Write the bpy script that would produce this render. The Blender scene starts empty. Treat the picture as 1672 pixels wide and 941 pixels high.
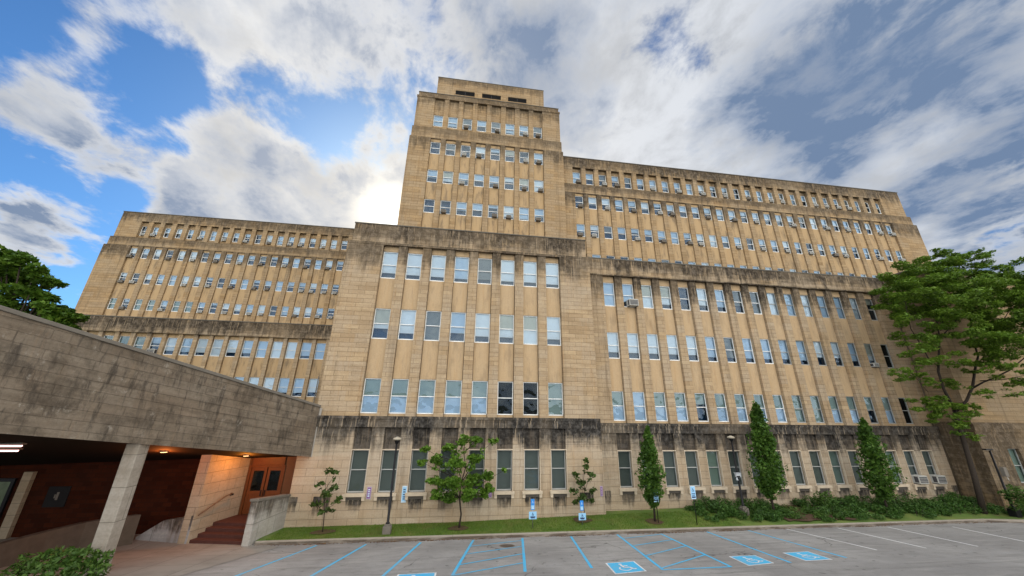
import bpy, math, random
import numpy as np
from mathutils import Vector, Matrix
random.seed(7); RNG = np.random.default_rng(11)
R = math.radians
S = bpy.context.scene
COL = S.collection

# ------------------------------------------------------------------ camera
FPX, PITCH, YAW, ROLL, CAMZ = 570.669, R(19.405), R(7.708), R(0.809), 6.15
fw = Vector((math.sin(YAW)*math.cos(PITCH), math.cos(YAW)*math.cos(PITCH), math.sin(PITCH)))
r0 = Vector((math.cos(YAW), -math.sin(YAW), 0)); u0 = r0.cross(fw)
ri = r0*math.cos(ROLL)+u0*math.sin(ROLL); up = u0*math.cos(ROLL)-r0*math.sin(ROLL)
cd = bpy.data.cameras.new('camera'); cam = bpy.data.objects.new('camera', cd); COL.objects.link(cam)
m = Matrix((ri, up, -fw)).transposed().to_4x4(); m.translation = (0, 0, CAMZ); cam.matrix_world = m
cd.sensor_width = 36; cd.lens = FPX/1672*36; cd.clip_end = 6000; cd.clip_start = .1
S.camera = cam

def at(px, py, Y):            # a measured point of the photo, taken to the place at depth Y
    d = ri*((px-836)/FPX)-up*((py-470.5)/FPX)+fw
    return Vector((d.x*Y/d.y, Y, CAMZ+d.z*Y/d.y))
SLOPE = .135
def gz(y):                    # the parking lot rises away from the building
    return SLOPE*(21-max(2.0, min(21.0, y)))
def onlot(px, py):
    d = ri*((px-836)/FPX)-up*((py-470.5)/FPX)+fw
    k = (-CAMZ+SLOPE*21)/(d.z+SLOPE*d.y)
    return Vector((d.x*k, d.y*k, gz(d.y*k)))

# ------------------------------------------------------------------ mesh helpers
class MB:
    def __init__(s): s.v = []; s.f = []; s.m = []
    def face(s, pts, mi=0):
        i = len(s.v); s.v += [tuple(p) for p in pts]; s.f.append(tuple(range(i, i+len(pts)))); s.m.append(mi)
    def box(s, x0, x1, y0, y1, z0, z1, mi=0):
        i = len(s.v)
        s.v += [(x0,y0,z0),(x1,y0,z0),(x1,y1,z0),(x0,y1,z0),(x0,y0,z1),(x1,y0,z1),(x1,y1,z1),(x0,y1,z1)]
        for q in ((0,1,5,4),(1,2,6,5),(2,3,7,6),(3,0,4,7),(4,5,6,7),(3,2,1,0)):
            s.f.append(tuple(i+k for k in q)); s.m.append(mi)
    def prism(s, poly, h0, h1, mi=0):      # vertical prism; h0/h1 numbers or lists
        n = len(poly); i = len(s.v)
        a = h0 if isinstance(h0, (list, tuple)) else [h0]*n; b = h1 if isinstance(h1, (list, tuple)) else [h1]*n
        s.v += [(p[0], p[1], a[k]) for k, p in enumerate(poly)]+[(p[0], p[1], b[k]) for k, p in enumerate(poly)]
        for k in range(n):
            l = (k+1) % n; s.f.append((i+k, i+l, i+n+l, i+n+k)); s.m.append(mi)
        s.f.append(tuple(i+n+k for k in range(n))); s.m.append(mi)
        s.f.append(tuple(i+k for k in reversed(range(n)))); s.m.append(mi)
    def tube(s, pts, rad, seg=8, mi=0):
        pts = [Vector(p) for p in pts]; rings = []
        for k, p in enumerate(pts):
            d = (pts[min(k+1, len(pts)-1)]-pts[max(k-1, 0)]).normalized()
            a = d.cross(Vector((1, 0, 0)) if abs(d.x) < .8 else Vector((0, 1, 0))).normalized(); b = d.cross(a)
            r = rad[k] if isinstance(rad, (list, tuple)) else rad
            i = len(s.v); rings.append(i)
            for j in range(seg):
                t = 2*math.pi*j/seg; q = p+a*(r*math.cos(t))+b*(r*math.sin(t)); s.v.append(tuple(q))
        for k in range(len(pts)-1):
            for j in range(seg):
                l = (j+1) % seg
                s.f.append((rings[k]+j, rings[k]+l, rings[k+1]+l, rings[k+1]+j)); s.m.append(mi)
        s.f.append(tuple(rings[0]+j for j in reversed(range(seg)))); s.m.append(mi)
        s.f.append(tuple(rings[-1]+j for j in range(seg))); s.m.append(mi)
    def mesh(s, name, mats, off=(0, 0, 0), smooth=False):
        me = bpy.data.meshes.new(name)
        me.from_pydata([(a-off[0], b-off[1], c-off[2]) for a, b, c in s.v], [], s.f)
        for mt in mats: me.materials.append(mt)
        me.polygons.foreach_set('material_index', s.m)
        if smooth: me.polygons.foreach_set('use_smooth', [True]*len(s.f))
        me.update(); return me
    def build(s, name, mats, parent=None, origin=(0, 0, 0), smooth=False, bevel=0):
        if not isinstance(mats, (list, tuple)): mats = [mats]
        o = bpy.data.objects.new(name, s.mesh(name, mats, origin, smooth)); COL.objects.link(o)
        if parent is not None:
            o.parent = parent
            pl = parent_loc(parent); o.location = Vector(origin)-pl
        else: o.location = origin
        if bevel:
            b = o.modifiers.new('edge', 'BEVEL'); b.width = bevel; b.segments = 2; b.limit_method = 'ANGLE'
        return o
def parent_loc(o):
    v = Vector(o.location)
    while o.parent is not None: o = o.parent; v = v+Vector(o.location)
    return v
def tag(o, label=None, cat=None, group=None, kind=None):
    if label: o['label'] = label
    if cat: o['category'] = cat
    if group: o['group'] = group
    if kind: o['kind'] = kind
    return o
def thing(name, loc, label, cat, group=None):
    o = bpy.data.objects.new(name, None); COL.objects.link(o); o.location = loc; o.empty_display_size = .3
    return tag(o, label, cat, group)

# ------------------------------------------------------------------ materials
class NT:
    def __init__(s, mat): s.t = mat.node_tree; s.t.nodes.clear()
    def n(s, typ, ins=None, **kw):
        nd = s.t.nodes.new(typ)
        for k, v in kw.items(): setattr(nd, k, v)
        for k, v in (ins or {}).items():
            sk = nd.inputs[k]
            if isinstance(v, bpy.types.NodeSocket): s.t.links.new(v, sk)
            else: sk.default_value = v
        return nd
    def math(s, op, a, b=0.0, c=0.0, clamp=False):
        nd = s.n('ShaderNodeMath', {0: a, 1: b, 2: c}, operation=op); nd.use_clamp = clamp; return nd.outputs[0]
    def mr(s, v, a, b, c=0.0, d=1.0, smooth=True):
        nd = s.n('ShaderNodeMapRange', {'Value': v, 'From Min': a, 'From Max': b, 'To Min': c, 'To Max': d})
        nd.interpolation_type = 'SMOOTHSTEP' if smooth else 'LINEAR'; return nd.outputs[0]
    def mix(s, f, a, b, blend='MIX'):
        nd = s.n('ShaderNodeMix', data_type='RGBA', blend_type=blend)
        for k, v in ((0, f), (6, a), (7, b)):
            if isinstance(v, bpy.types.NodeSocket): s.t.links.new(v, nd.inputs[k])
            else: nd.inputs[k].default_value = v if k == 0 else (*v, 1) if len(v) == 3 else v
        return nd.outputs[2]
    def noise(s, vec, scale, detail=4, rough=.6, dist=0.0):
        return s.n('ShaderNodeTexNoise', {'Vector': vec, 'Scale': scale, 'Detail': detail, 'Roughness': rough, 'Distortion': dist}).outputs[0]
    def vec(s, x, y, z=0.0): return s.n('ShaderNodeCombineXYZ', {0: x, 1: y, 2: z}).outputs[0]
    def out(s, sh): s.n('ShaderNodeOutputMaterial', {'Surface': sh})
def newmat(name):
    mt = bpy.data.materials.new(name); mt.use_nodes = True; return mt, NT(mt)
def simple(name, col, rough=.6, metal=0.0, var=.12, scale=6, spec=.25):
    mt, t = newmat(name)
    g = t.n('ShaderNodeNewGeometry'); f = t.noise(g.outputs['Position'], scale, 4)
    c = t.mix(f, tuple(max(0, k*(1-var)) for k in col), tuple(min(1, k*(1+var)) for k in col))
    b = t.n('ShaderNodeBsdfPrincipled', {'Base Color': c, 'Roughness': rough, 'Metallic': metal, 'Specular IOR Level': spec})
    t.out(b.outputs[0]); return mt
def emit(name, col, k):
    mt, t = newmat(name); e = t.n('ShaderNodeEmission', {'Color': (*col, 1), 'Strength': k}); t.out(e.outputs[0]); return mt

def stone(name, c1=(.475,.35,.21), c2=(.34,.24,.14), c3=(.42,.35,.265), stains=(), coords='world', row=.30, width=1.05, mottle=.5,
          mortar=.75, shear=0.0, rust=.28, grime=.28, stain_col=(.036,.028,.020), sills=None, patches=0.0, salts=0.0, rough_bump=.45):
    mt, t = newmat(name)
    if coords == 'world': P = t.n('ShaderNodeNewGeometry').outputs['Position']
    else: P = t.n('ShaderNodeTexCoord').outputs['Object']
    sp = t.n('ShaderNodeSeparateXYZ', {0: P}); X, Y, Z = sp.outputs
    U = t.math('ADD', X, Y); Zs = t.math('SUBTRACT', Z, t.math('MULTIPLY', X, shear)) if shear else Z
    def bricks(w, h, off, sh):
        br = t.n('ShaderNodeTexBrick', {'Vector': t.vec(t.math('ADD', U, sh), Zs), 'Color1': (1,1,1,1), 'Color2': (0,0,0,1), 'Mortar': (.5,.5,.5,1), 'Scale': 1.0,
                 'Mortar Size': .012, 'Mortar Smooth': .4, 'Bias': 0.0, 'Brick Width': w, 'Row Height': h}); br.offset = off; br.squash = 1.0; return br
    br = bricks(width, row, .43, 0.0); br2 = bricks(width*1.9, row*2, .37, 3.3)
    lay = t.noise(t.vec(t.math('MULTIPLY', U, .45), t.math('MULTIPLY', Zs, 4.2), Y), 1.0, 6, .68)
    big = t.noise(P, .35, 4, .6); fine = t.noise(P, 11, 5, .72); blot = t.noise(P, 1.3, 6, .7)
    c = t.mix(br.outputs['Color'], c1, c2)
    c = t.mix(t.math('MULTIPLY', t.n('ShaderNodeSeparateColor', {0: br2.outputs['Color']}).outputs[0], .6), c, c3)
    c = t.mix(t.mr(lay, .42, .64, 0, mottle), c, tuple(k*.8 for k in c2))
    c = t.mix(t.mr(big, .45, .68, 0, .55), c, c3)
    streak = t.noise(t.vec(t.math('MULTIPLY', U, 2.3), t.math('MULTIPLY', Z, .16), Y), 1.0, 6, .66)
    streak2 = t.noise(t.vec(t.math('MULTIPLY', U, 6.5), t.math('MULTIPLY', Z, .3), Y), 1.0, 5, .68)
    c = t.mix(t.mr(streak2, .53, .75, 0, rust), c, (.40,.20,.06))
    c = t.mix(t.mr(streak, .5, .74, 0, grime), c, (.15,.11,.07))
    c = t.mix(t.mr(fine, .3, .7, .0, .32), c, tuple(k*.55 for k in c2))
    c = t.mix(t.math('MULTIPLY', br.outputs['Fac'], mortar), c, tuple(k*.35 for k in c2))
    if patches:
        pt = t.noise(t.vec(t.math('MULTIPLY', U, .8), t.math('MULTIPLY', Zs, .7), Y), 1.0, 9, .75, .2)
        c = t.mix(t.mr(pt, .44, .70, 0, patches), c, (.06,.048,.036))
        dr = t.noise(t.vec(t.math('MULTIPLY', U, 3.2), t.math('MULTIPLY', Z, .5), Y), 1.0, 8, .75, .2)
        c = t.mix(t.mr(dr, .50, .66, 0, patches*.9), c, (.048,.040,.033))
    if salts:
        sa_ = t.noise(t.vec(t.math('MULTIPLY', U, 2.6), t.math('MULTIPLY', Z, 1.9), Y), 1.0, 9, .8, .25)
        c = t.mix(t.mr(sa_, .56, .70, 0, salts), c, (.42,.385,.33))
        s2_ = t.noise(t.vec(t.math('MULTIPLY', U, 4.5), t.math('MULTIPLY', Z, 3.6), Y), 1.0, 8, .8, .3)
        c = t.mix(t.mr(s2_, .58, .70, 0, salts*.7), c, (.06,.05,.042))
    nz = t.math('ADD', t.math('ADD', t.math('MULTIPLY', streak, .42), t.math('MULTIPLY', blot, .30)), t.math('ADD', t.math('MULTIPLY', lay, .14), t.math('MULTIPLY', streak2, .14)))
    tot = None
    for zt, ln, amt in stains:
        h = t.math('SUBTRACT', zt, Z)
        k = t.mr(h, 0.0, ln, 1.0, 0.0, smooth=False); k = t.math('MULTIPLY', k, t.mr(h, -.06, .0, 0, 1))
        e = t.math('MULTIPLY', t.mr(t.math('ADD', nz, t.math('MULTIPLY', k, .34)), .53, .74, 0, 1), t.math('MULTIPLY', t.mr(k, 0, .25, 0, 1), amt))
        tot = e if tot is None else t.math('MAXIMUM', tot, e)
    if sills:
        x0, dx, zs = sills
        f = t.math('FRACT', t.math('ADD', t.math('DIVIDE', t.math('SUBTRACT', X, x0), dx), 100.5))
        ax = t.math('MULTIPLY', t.math('ABSOLUTE', t.math('SUBTRACT', f, .5)), dx)
        h = t.math('SUBTRACT', zs, Z); kk = t.math('MULTIPLY', t.mr(h, .15, 1.25, 1, 0, smooth=False), t.mr(h, -.05, .0, 0, 1))
        kk = t.math('MULTIPLY', kk, t.mr(ax, .38, .52, 1, 0))
        e = t.math('MULTIPLY', t.mr(t.math('ADD', nz, t.math('MULTIPLY', kk, .34)), .60, .80, 0, 1), t.math('MULTIPLY', t.mr(kk, 0, .2, 0, 1), .92))
        tot = e if tot is None else t.math('MAXIMUM', tot, e)
    if tot is not None:
        tot = t.math('MULTIPLY', tot, t.mr(t.noise(t.vec(U, t.math('MULTIPLY', Z, .3), Y), .33, 3, .6), .36, .58, .78, 1.1), clamp=True)
        drip = t.noise(t.vec(t.math('MULTIPLY', U, 9.0), t.math('MULTIPLY', Z, .5), Y), 1.0, 4, .7)
        tot = t.math('MULTIPLY', tot, t.mr(drip, .54, .66, 1.0, .35))
        sc_ = t.mix(t.mr(t.noise(P, 3.2, 6, .75), .42, .68), stain_col, tuple(k*3.4+.02 for k in stain_col))
        c = t.mix(tot, c, sc_)
    hgt = t.math('ADD', t.math('MULTIPLY', br.outputs['Fac'], -.6), t.math('ADD', t.math('MULTIPLY', fine, .6), t.math('MULTIPLY', blot, .5)))
    bm = t.n('ShaderNodeBump', {'Height': hgt, 'Strength': rough_bump, 'Distance': .03})
    b = t.n('ShaderNodeBsdfPrincipled', {'Base Color': c, 'Roughness': .9, 'Specular IOR Level': .15, 'Normal': bm.outputs[0]})
    t.out(b.outputs[0]); return mt

def panel(name, c1=(.47,.325,.18), c2=(.45,.345,.225), dirt=.6):
    mt, t = newmat(name); P = t.n('ShaderNodeNewGeometry').outputs['Position']
    sp = t.n('ShaderNodeSeparateXYZ', {0: P}); X, Y, Z = sp.outputs
    big = t.noise(P, .6, 4, .6)
    s1 = t.noise(t.vec(t.math('MULTIPLY', X, 4.5), t.math('MULTIPLY', Z, .3), Y), 1.0, 5, .65)
    s2 = t.noise(t.vec(t.math('MULTIPLY', X, 1.7), t.math('MULTIPLY', Z, .45), Y), 1.0, 6, .68)
    s3 = t.noise(t.vec(t.math('MULTIPLY', X, 8), t.math('MULTIPLY', Z, .6), Y), 1.0, 5, .7)
    c = t.mix(big, c1, c2); c = t.mix(t.mr(s1, .5, .72, 0, .4), c, (.38,.23,.10)); c = t.mix(t.mr(s2, .48, .70, 0, dirt), c, (.15,.115,.08))
    c = t.mix(t.mr(s3, .56, .70, 0, dirt*.8), c, (.17,.13,.09))
    c = t.mix(t.mr(t.noise(P, 12, 4, .7), .3, .7, 0, .2), c, (.25,.18,.11))
    b = t.n('ShaderNodeBsdfPrincipled', {'Base Color': c, 'Roughness': .85, 'Specular IOR Level': .15}); t.out(b.outputs[0]); return mt

def glassmat(name, tint=(.8,.88,.9), refl=1.0):
    mt, t = newmat(name)
    P = t.n('ShaderNodeNewGeometry').outputs['Position']
    nz = t.n('ShaderNodeBump', {'Height': t.noise(P, .75, 2), 'Strength': .22, 'Distance': .3})
    f = t.math('MULTIPLY', t.n('ShaderNodeFresnel', {'IOR': 1.6}).outputs[0], refl)
    f = t.math('ADD', f, .012, clamp=True)
    tr = t.n('ShaderNodeBsdfTransparent', {'Color': (*tint, 1)}); gl = t.n('ShaderNodeBsdfGlossy', {'Color': (.62,.80,1.0,1), 'Roughness': .03, 'Normal': nz.outputs[0]})  # blue of a mirrored sky put into the gloss colour
    mx = t.n('ShaderNodeMixShader', {0: f, 1: tr.outputs[0], 2: gl.outputs[0]}); t.out(mx.outputs[0]); return mt

def leafmat(name, a, b, c):
    mt, t = newmat(name); g = t.n('ShaderNodeNewGeometry'); rnd = g.outputs['Random Per Island']
    col = t.mix(rnd, a, b); col = t.mix(t.mr(t.noise(g.outputs['Position'], .9, 3), .5, .68, 0, .7), col, c)
    d = t.n('ShaderNodeBsdfPrincipled', {'Base Color': col, 'Roughness': .55, 'Specular IOR Level': .3})
    tl = t.n('ShaderNodeBsdfTranslucent', {'Color': col}); mx = t.n('ShaderNodeMixShader', {0: .3, 1: d.outputs[0], 2: tl.outputs[0]})
    t.out(mx.outputs[0]); return mt

M = {}
CX, CD, CW = -5.594, 1.699, 1.03
BX, BD, BW = 10.968, 1.583, .95
M['wall_front'] = stone('limestone_front', stains=[(19.05, 2.3, .9), (17.5, 2.6, .85)], grime=.45)
M['base_front'] = stone('limestone_base', c1=(.48,.385,.275), c2=(.40,.30,.195), c3=(.44,.385,.31), row=.42, width=1.3,
                        stains=[(5.76, 2.3, .97), (5.2, 1.1, .95)], mottle=.5, rust=.3, grime=.5, stain_col=(.022,.020,.018), sills=(CX-.03, CD, 1.5))
M['wall_tower'] = stone('limestone_tower', c1=(.44,.305,.165), c2=(.30,.20,.105), c3=(.38,.30,.205), stains=[(40.9, 1.4, .7), (37.75, 2.6, .7), (33.1, 1.6, .6), (31.75, 2.0, .7)], grime=.6)
M['wall_east'] = stone('limestone_upper', c1=(.44,.305,.165), c2=(.30,.20,.105), c3=(.38,.30,.205), stains=[(31.6, 2.2, .85), (28.2, 1.3, .72), (27.1, 2.2, .8)], grime=.75)
M['wall_low'] = stone('limestone_low', stains=[(17.8, 1.9, .92), (16.4, 2.6, .9)], grime=.65)
M['base_low'] = stone('limestone_low_base', c1=(.46,.37,.265), c2=(.37,.28,.185), c3=(.41,.36,.29), row=.42, width=1.3,
                      stains=[(5.5, 2.4, .97), (4.9, 1.1, .95)], mottle=.5, rust=.3, grime=.5, stain_col=(.022,.020,.018), sills=(BX-.05, BD, 1.44))
M['wall_back'] = stone('limestone_back', c1=(.44,.305,.165), c2=(.30,.20,.105), c3=(.38,.30,.205), stains=[(29.5, 2.0, .8), (25.95, 1.3, .72), (24.8, 2.4, .8)], grime=.75)
M['wall_backlow'] = stone('limestone_back_low', stains=[(15.1, 2.6, .9)], grime=.45)
M['wall_end'] = stone('limestone_end', c1=(.36,.25,.135), c2=(.25,.17,.09), c3=(.30,.235,.16), stains=[(17.9, 1.4, .8), (5.8, 9.0, .75)], grime=.6)
M['panel'] = panel('spandrel_stone', dirt=.4)
M['panel_up'] = panel('spandrel_weathered', (.45,.305,.16), (.42,.31,.185), .8)
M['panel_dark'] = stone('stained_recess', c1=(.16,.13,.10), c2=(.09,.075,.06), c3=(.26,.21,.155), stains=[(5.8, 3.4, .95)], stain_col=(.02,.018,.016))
M['sill'] = simple('sill_stone', (.50,.42,.32), .85, var=.25, scale=5)
M['sillstain'] = simple('sill_soot', (.09,.08,.07), .9, var=.5, scale=5)
M['pipe'] = simple('pipe_brown', (.10,.075,.05), .7)
M['planter'] = simple('planter_concrete', (.085,.07,.055), .9, var=.4, scale=3)
M['grey_pale'] = simple('pale_plastic', (.42,.45,.48), .5)
M['roof'] = simple('roof_gravel', (.2,.19,.18), .9)
M['coping'] = simple('coping_metal', (.11,.1,.085), .6, var=.3)
M['frame'] = simple('window_frame', (.80,.82,.82), .4, var=.1, scale=2)
M['frame_grey'] = simple('window_frame_grey', (.36,.37,.36), .4, var=.1, scale=2)
M['glass'] = glassmat('window_glass', (.84,.91,.96), 1.05)
M['glass_dim'] = glassmat('window_glass_dim', (.62,.68,.66), .55)
M['glass_dark'] = glassmat('window_glass_dark', (.6,.65,.65), .3)
M['blind_white'] = simple('blind_white', (.86,.88,.88), .8, var=.06, scale=1.2)
M['blind_cool'] = simple('blind_cool', (.56,.68,.78), .8, var=.08, scale=1.2)
M['blind_cream'] = simple('blind_cream', (.60,.57,.46), .8, var=.08, scale=1.2)
M['blind_reflect_green'] = simple('blind_reflect_green', (.34,.41,.36), .8, var=.1, scale=1.2)  # also paints the green of mirrored trees on first-floor panes
M['screen'] = simple('window_screen', (.22,.23,.22), .7, var=.1, scale=2)
M['room'] = simple('room_dark', (.022,.055,.115), .9, spec=.1)  # dark blue imitates sky mirrored in the lower sashes
M['room_black'] = simple('room_black', (.012,.012,.013), .9)
M['ac_white'] = simple('ac_white', (.5,.5,.47), .5, var=.15)
M['ac_tan'] = simple('ac_tan', (.22,.19,.15), .5, var=.2)
M['ac_grille'] = simple('ac_grille', (.07,.07,.075), .6)
M['black_metal'] = simple('black_metal', (.012,.012,.014), .4, .3)
M['grey_metal'] = simple('grey_metal', (.3,.31,.32), .35, .8)
M['concrete'] = simple('concrete', (.33,.31,.28), .9, var=.25, scale=3)
M['concrete_dark'] = simple('concrete_dark', (.15,.135,.115), .9, var=.3, scale=3)
M['sign_blue'] = simple('sign_blue', (.03,.22,.62), .5, var=.05)
M['sign_pale'] = simple('sign_pale', (.26,.50,.74), .5, var=.05)
M['sign_white'] = simple('sign_white', (.50,.64,.76), .5, var=.04)
M['sign_navy'] = simple('sign_navy', (.02,.03,.10), .5, var=.05)
M['sign_purple'] = simple('sign_purple', (.19,.06,.24), .5, var=.08)
M['sign_lilac'] = simple('sign_lilac', (.36,.31,.42), .5, var=.06)
M['paint_blue'] = simple('paint_blue', (.05,.33,.62), .7, var=.25, scale=9)
M['paint_white'] = simple('paint_white', (.68,.69,.70), .7, var=.2, scale=9)
M['bark'] = simple('bark', (.034,.026,.02), .9, var=.4, scale=9)
M['mulch'] = simple('mulch', (.075,.045,.028), .95, var=.5, scale=14)
M['rust_iron'] = simple('rust_iron', (.12,.075,.05), .7, var=.4, scale=12)
M['wood'] = simple('door_wood', (.11,.036,.009), .45, var=.3, scale=4)
M['wood_dark'] = simple('door_wood_dark', (.10,.045,.018), .5, var=.3, scale=4)
M['step'] = simple('step_tile', (.075,.03,.024), .75, var=.3, scale=6)
M['lamp_glass'] = simple('lamp_glass', (.36,.32,.25), .2, var=.05)

# ------------------------------------------------------------------ windows
WIN = {}
def window_mesh(w, h, state, fr='frame', gl='glass'):
    key = (round(w, 3), round(h, 3), state, fr, gl)
    if key in WIN: return WIN[key]
    b = MB(); e = .045; x0, x1, z0, z1 = -w/2, w/2, -h/2, h/2
    b.box(x0, x0+e, 0, .09, z0, z1); b.box(x1-e, x1, 0, .09, z0, z1)
    b.box(x0+e, x1-e, 0, .09, z1-e, z1); b.box(x0+e, x1-e, -.02, .1, z0, z0+.06)
    mid = state[3] if len(state) > 3 else 0.0
    b.box(x0+e, x1-e, .012, .08, mid-.025, mid+.025)
    b.face([(x0+e, .03, mid), (x1-e, .03, mid), (x1-e, .03, z1-e), (x0+e, .03, z1-e)], 1)
    b.face([(x0+e, .055, z0+.05), (x1-e, .055, z0+.05), (x1-e, .055, mid), (x0+e, .055, mid)], 1)
    kind, fu, fl = state[:3]     # blind kind, its drop over the upper and the lower sash (0..1)
    if fu > 0:
        zb = z1-(z1-mid)*fu
        b.face([(x0, .13, zb), (x1, .13, zb), (x1, .13, z1), (x0, .13, z1)], 2)
    if fl > 0:
        zb = mid-(mid-z0)*fl
        b.face([(x0, .15, zb), (x1, .15, zb), (x1, .15, mid+.01), (x0, .15, mid+.01)], 3)
    b.face([(x0-.02, .42, z0-.02), (x1+.02, .42, z0-.02), (x1+.02, .42, z1+.02), (x0-.02, .42, z1+.02)], 4)
    b.box(x0-.02, x0-.005, .1, .42, z0, z1, 4); b.box(x1+.005, x1+.02, .1, .42, z0, z1, 4)
    b.box(x0, x1, .1, .42, z0-.02, z0-.005, 4); b.box(x0, x1, .1, .42, z1+.005, z1+.02, 4)
    bl = {'w': ('blind_white', 'blind_white'), 'c': ('blind_cool', 'blind_cool'), 'y': ('blind_cream', 'blind_white'), 'g': ('blind_reflect_green', 'blind_cool'),
          'G': ('blind_reflect_green', 'blind_reflect_green'), 's': ('screen', 'screen'), 'n': ('room', 'room'), 'k': ('room_black', 'room_black')}[kind]
    room = 'room_black' if kind in 'k' else 'room'
    me = b.mesh('window', [M[fr], M[gl], M[bl[0]], M[bl[1]], M[room]]); WIN[key] = me; return me
def add_window(parent, x, y, z, w, h, state, fr='frame', gl='glass', label=None):
    if state[0] == 'k': gl = 'glass_dark'
    o = bpy.data.objects.new('window', window_mesh(w, h, state, fr, gl)); COL.objects.link(o)
    o.parent = parent; o.location = Vector((x, y, z))-parent_loc(parent)
    if label: o['label'] = label
    return o
def rnd_state(rg, dark=.12, tint='wwwccy'):
    if rg.random() < dark: return rg.choice([('n', 0, 0), ('n', 0, 0), ('c', .5, 0), ('s', 1, 0)])
    k = rg.choice(tint); fu = 1.0 if rg.random() < .8 else round(rg.uniform(.4, .9), 1)
    fl = rg.choice([0, 0, .15, .3, .5, .65, 1.0]) if fu == 1.0 else 0
    return (k, fu, fl)

ORD = ['first','second','third','fourth','fifth','sixth','seventh','eighth','ninth','tenth','eleventh','twelfth','thirteenth','fourteenth','fifteenth','sixteenth',
       'seventeenth','eighteenth','nineteenth','twentieth','twenty-first','twenty-second','twenty-third','twenty-fourth','twenty-fifth','twenty-sixth','twenty-seventh']
AC_MESH = {}
def ac_mesh(kind):
    if kind in AC_MESH: return AC_MESH[kind]
    b = MB(); w, h, d = {'small': (.46, .30, .34), 'tan': (.46, .30, .36), 'big': (.72, .5, .55)}[kind]
    b.box(-w/2, w/2, -d, .06, 0, h, 0)
    b.box(-w/2+.04, w/2-.04, -d-.012, -d+.01, .04, h-.04, 1)
    for k in range(5):
        z = .06+(h-.12)*k/4; b.box(-w/2+.04, w/2-.04, -d-.022, -d-.008, z-.008, z+.008, 0)
    for sx in (-1, 1):
        b.box(sx*(w/2+.004)-.004, sx*(w/2+.004)+.004, -d+.06, -d+.3, .06, h-.06, 1)
    b.box(-w/2+.03, -w/2+.07, -d+.05, .05, -.05, 0, 1); b.box(w/2-.07, w/2-.03, -d+.05, .05, -.05, 0, 1)
    AC_MESH[kind] = b.mesh('air_conditioner', [M['ac_tan' if kind == 'tan' else 'ac_white'], M['ac_grille']]); return AC_MESH[kind]
def add_ac(x, y, z, kind, label, group='window air conditioners on the building'):
    o = bpy.data.objects.new('air_conditioner', ac_mesh(kind)); COL.objects.link(o); o.location = (x, y, z)
    tag(o, label, 'air conditioner', group); return o

# ------------------------------------------------------------------ the limestone building
BLD = thing('stone_building', (0, 24, 0), 'huge tan limestone building with a stepped tower, long wings and rows of windows', 'building')
O0 = (0, 24, 0)

def bays(b, X0, dx, n, w, Yw, yface, ypil, xL, xR, z0, z1, rows, mw=0, mp=1, mb=2, back=.55, gap=.03):
    """piers, pilasters and spandrels round a grid of window openings; rows = [(centre, height)] from the top down"""
    rw = w+.05
    b.box(xL, X0-rw/2, yface, Yw+.45, z0, z1, mw)
    b.box(X0+(n-1)*dx+rw/2, xR, yface, Yw+.45, z0, z1, mw)
    for i in range(n-1):
        b.box(X0+i*dx+rw/2, X0+(i+1)*dx-rw/2, ypil, Yw+.4, z0, z1-.002, mw)
    edges = [z1]
    for zc, h in rows: edges += [zc+h/2, zc-h/2]
    edges.append(z0)
    for i in range(n):
        x = X0+i*dx
        for k in range(0, len(edges), 2):
            if edges[k]-edges[k+1] > .02:
                b.box(x-rw/2+gap, x+rw/2-gap, Yw-.03, Yw+.38, edges[k+1], edges[k]-.003, mp)
    b.face([(xL+.05, Yw+back, z0), (xR-.05, Yw+back, z0), (xR-.05, Yw+back, z1), (xL+.05, Yw+back, z1)], mb)

def body(b, x0, x1, y0, y1, z0, z1, mi=0, roof=3):
    """the solid mass behind a facade: sides, back and a roof set below the parapet"""
    b.box(x0, x1, y0, y1, z0, z1-.01, mi)
    b.box(x0+.4, x1-.4, y0+.4, y1-.4, z1-.008, z1+.004, roof)

rg = random.Random(5)
# --- central block -------------------------------------------------------------------------------
CX, CD, CW = -5.594, 1.699, 1.03
crow = [(15.87, 2.06), (11.60, 2.10), (6.96, 2.12)]
b = MB()
bays(b, CX, CD, 8, CW, 24.0, 23.70, 23.76, -8.55, 9.18, 5.7, 17.3, crow)
b.box(-8.57, 9.21, 23.68, 24.5, 17.3, 17.47, 0)                       # ledge
b.box(-8.38, 9.04, 23.93, 46.2, 17.47, 19.0, 0); b.box(-8.42, 9.08, 23.89, 24.35, 19.0, 19.07, 4)
body(b, -8.5, 9.13, 24.62, 46, -.3, 17.46)
c_blk = b.build('front_block', [M['wall_front'], M['panel'], M['room_black'], M['roof'], M['coping']], BLD, O0)
cs = [[('w',1,.55),('w',1,.6),('w',1,.62),('c',1,.65),('s',1,.6),('w',1,.62),('w',1,.6),('w',1,.65)],
      [('y',1,.3),('w',1,.55),('s',1,1),('c',1,.4),('w',1,.55),('y',1,.55),('y',1,1),('w',1,.55)],
      [('g',1,1),('g',1,1),('g',1,1),('g',1,1),('g',1,1),('k',0,0),('k',0,0),('G',1,1)]]
for r, (zc, h) in enumerate(crow):
    for i in range(8):
        st = cs[r][i]; add_window(c_blk, CX+i*CD, 24.02, zc, CW, h-.02, st)
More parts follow.
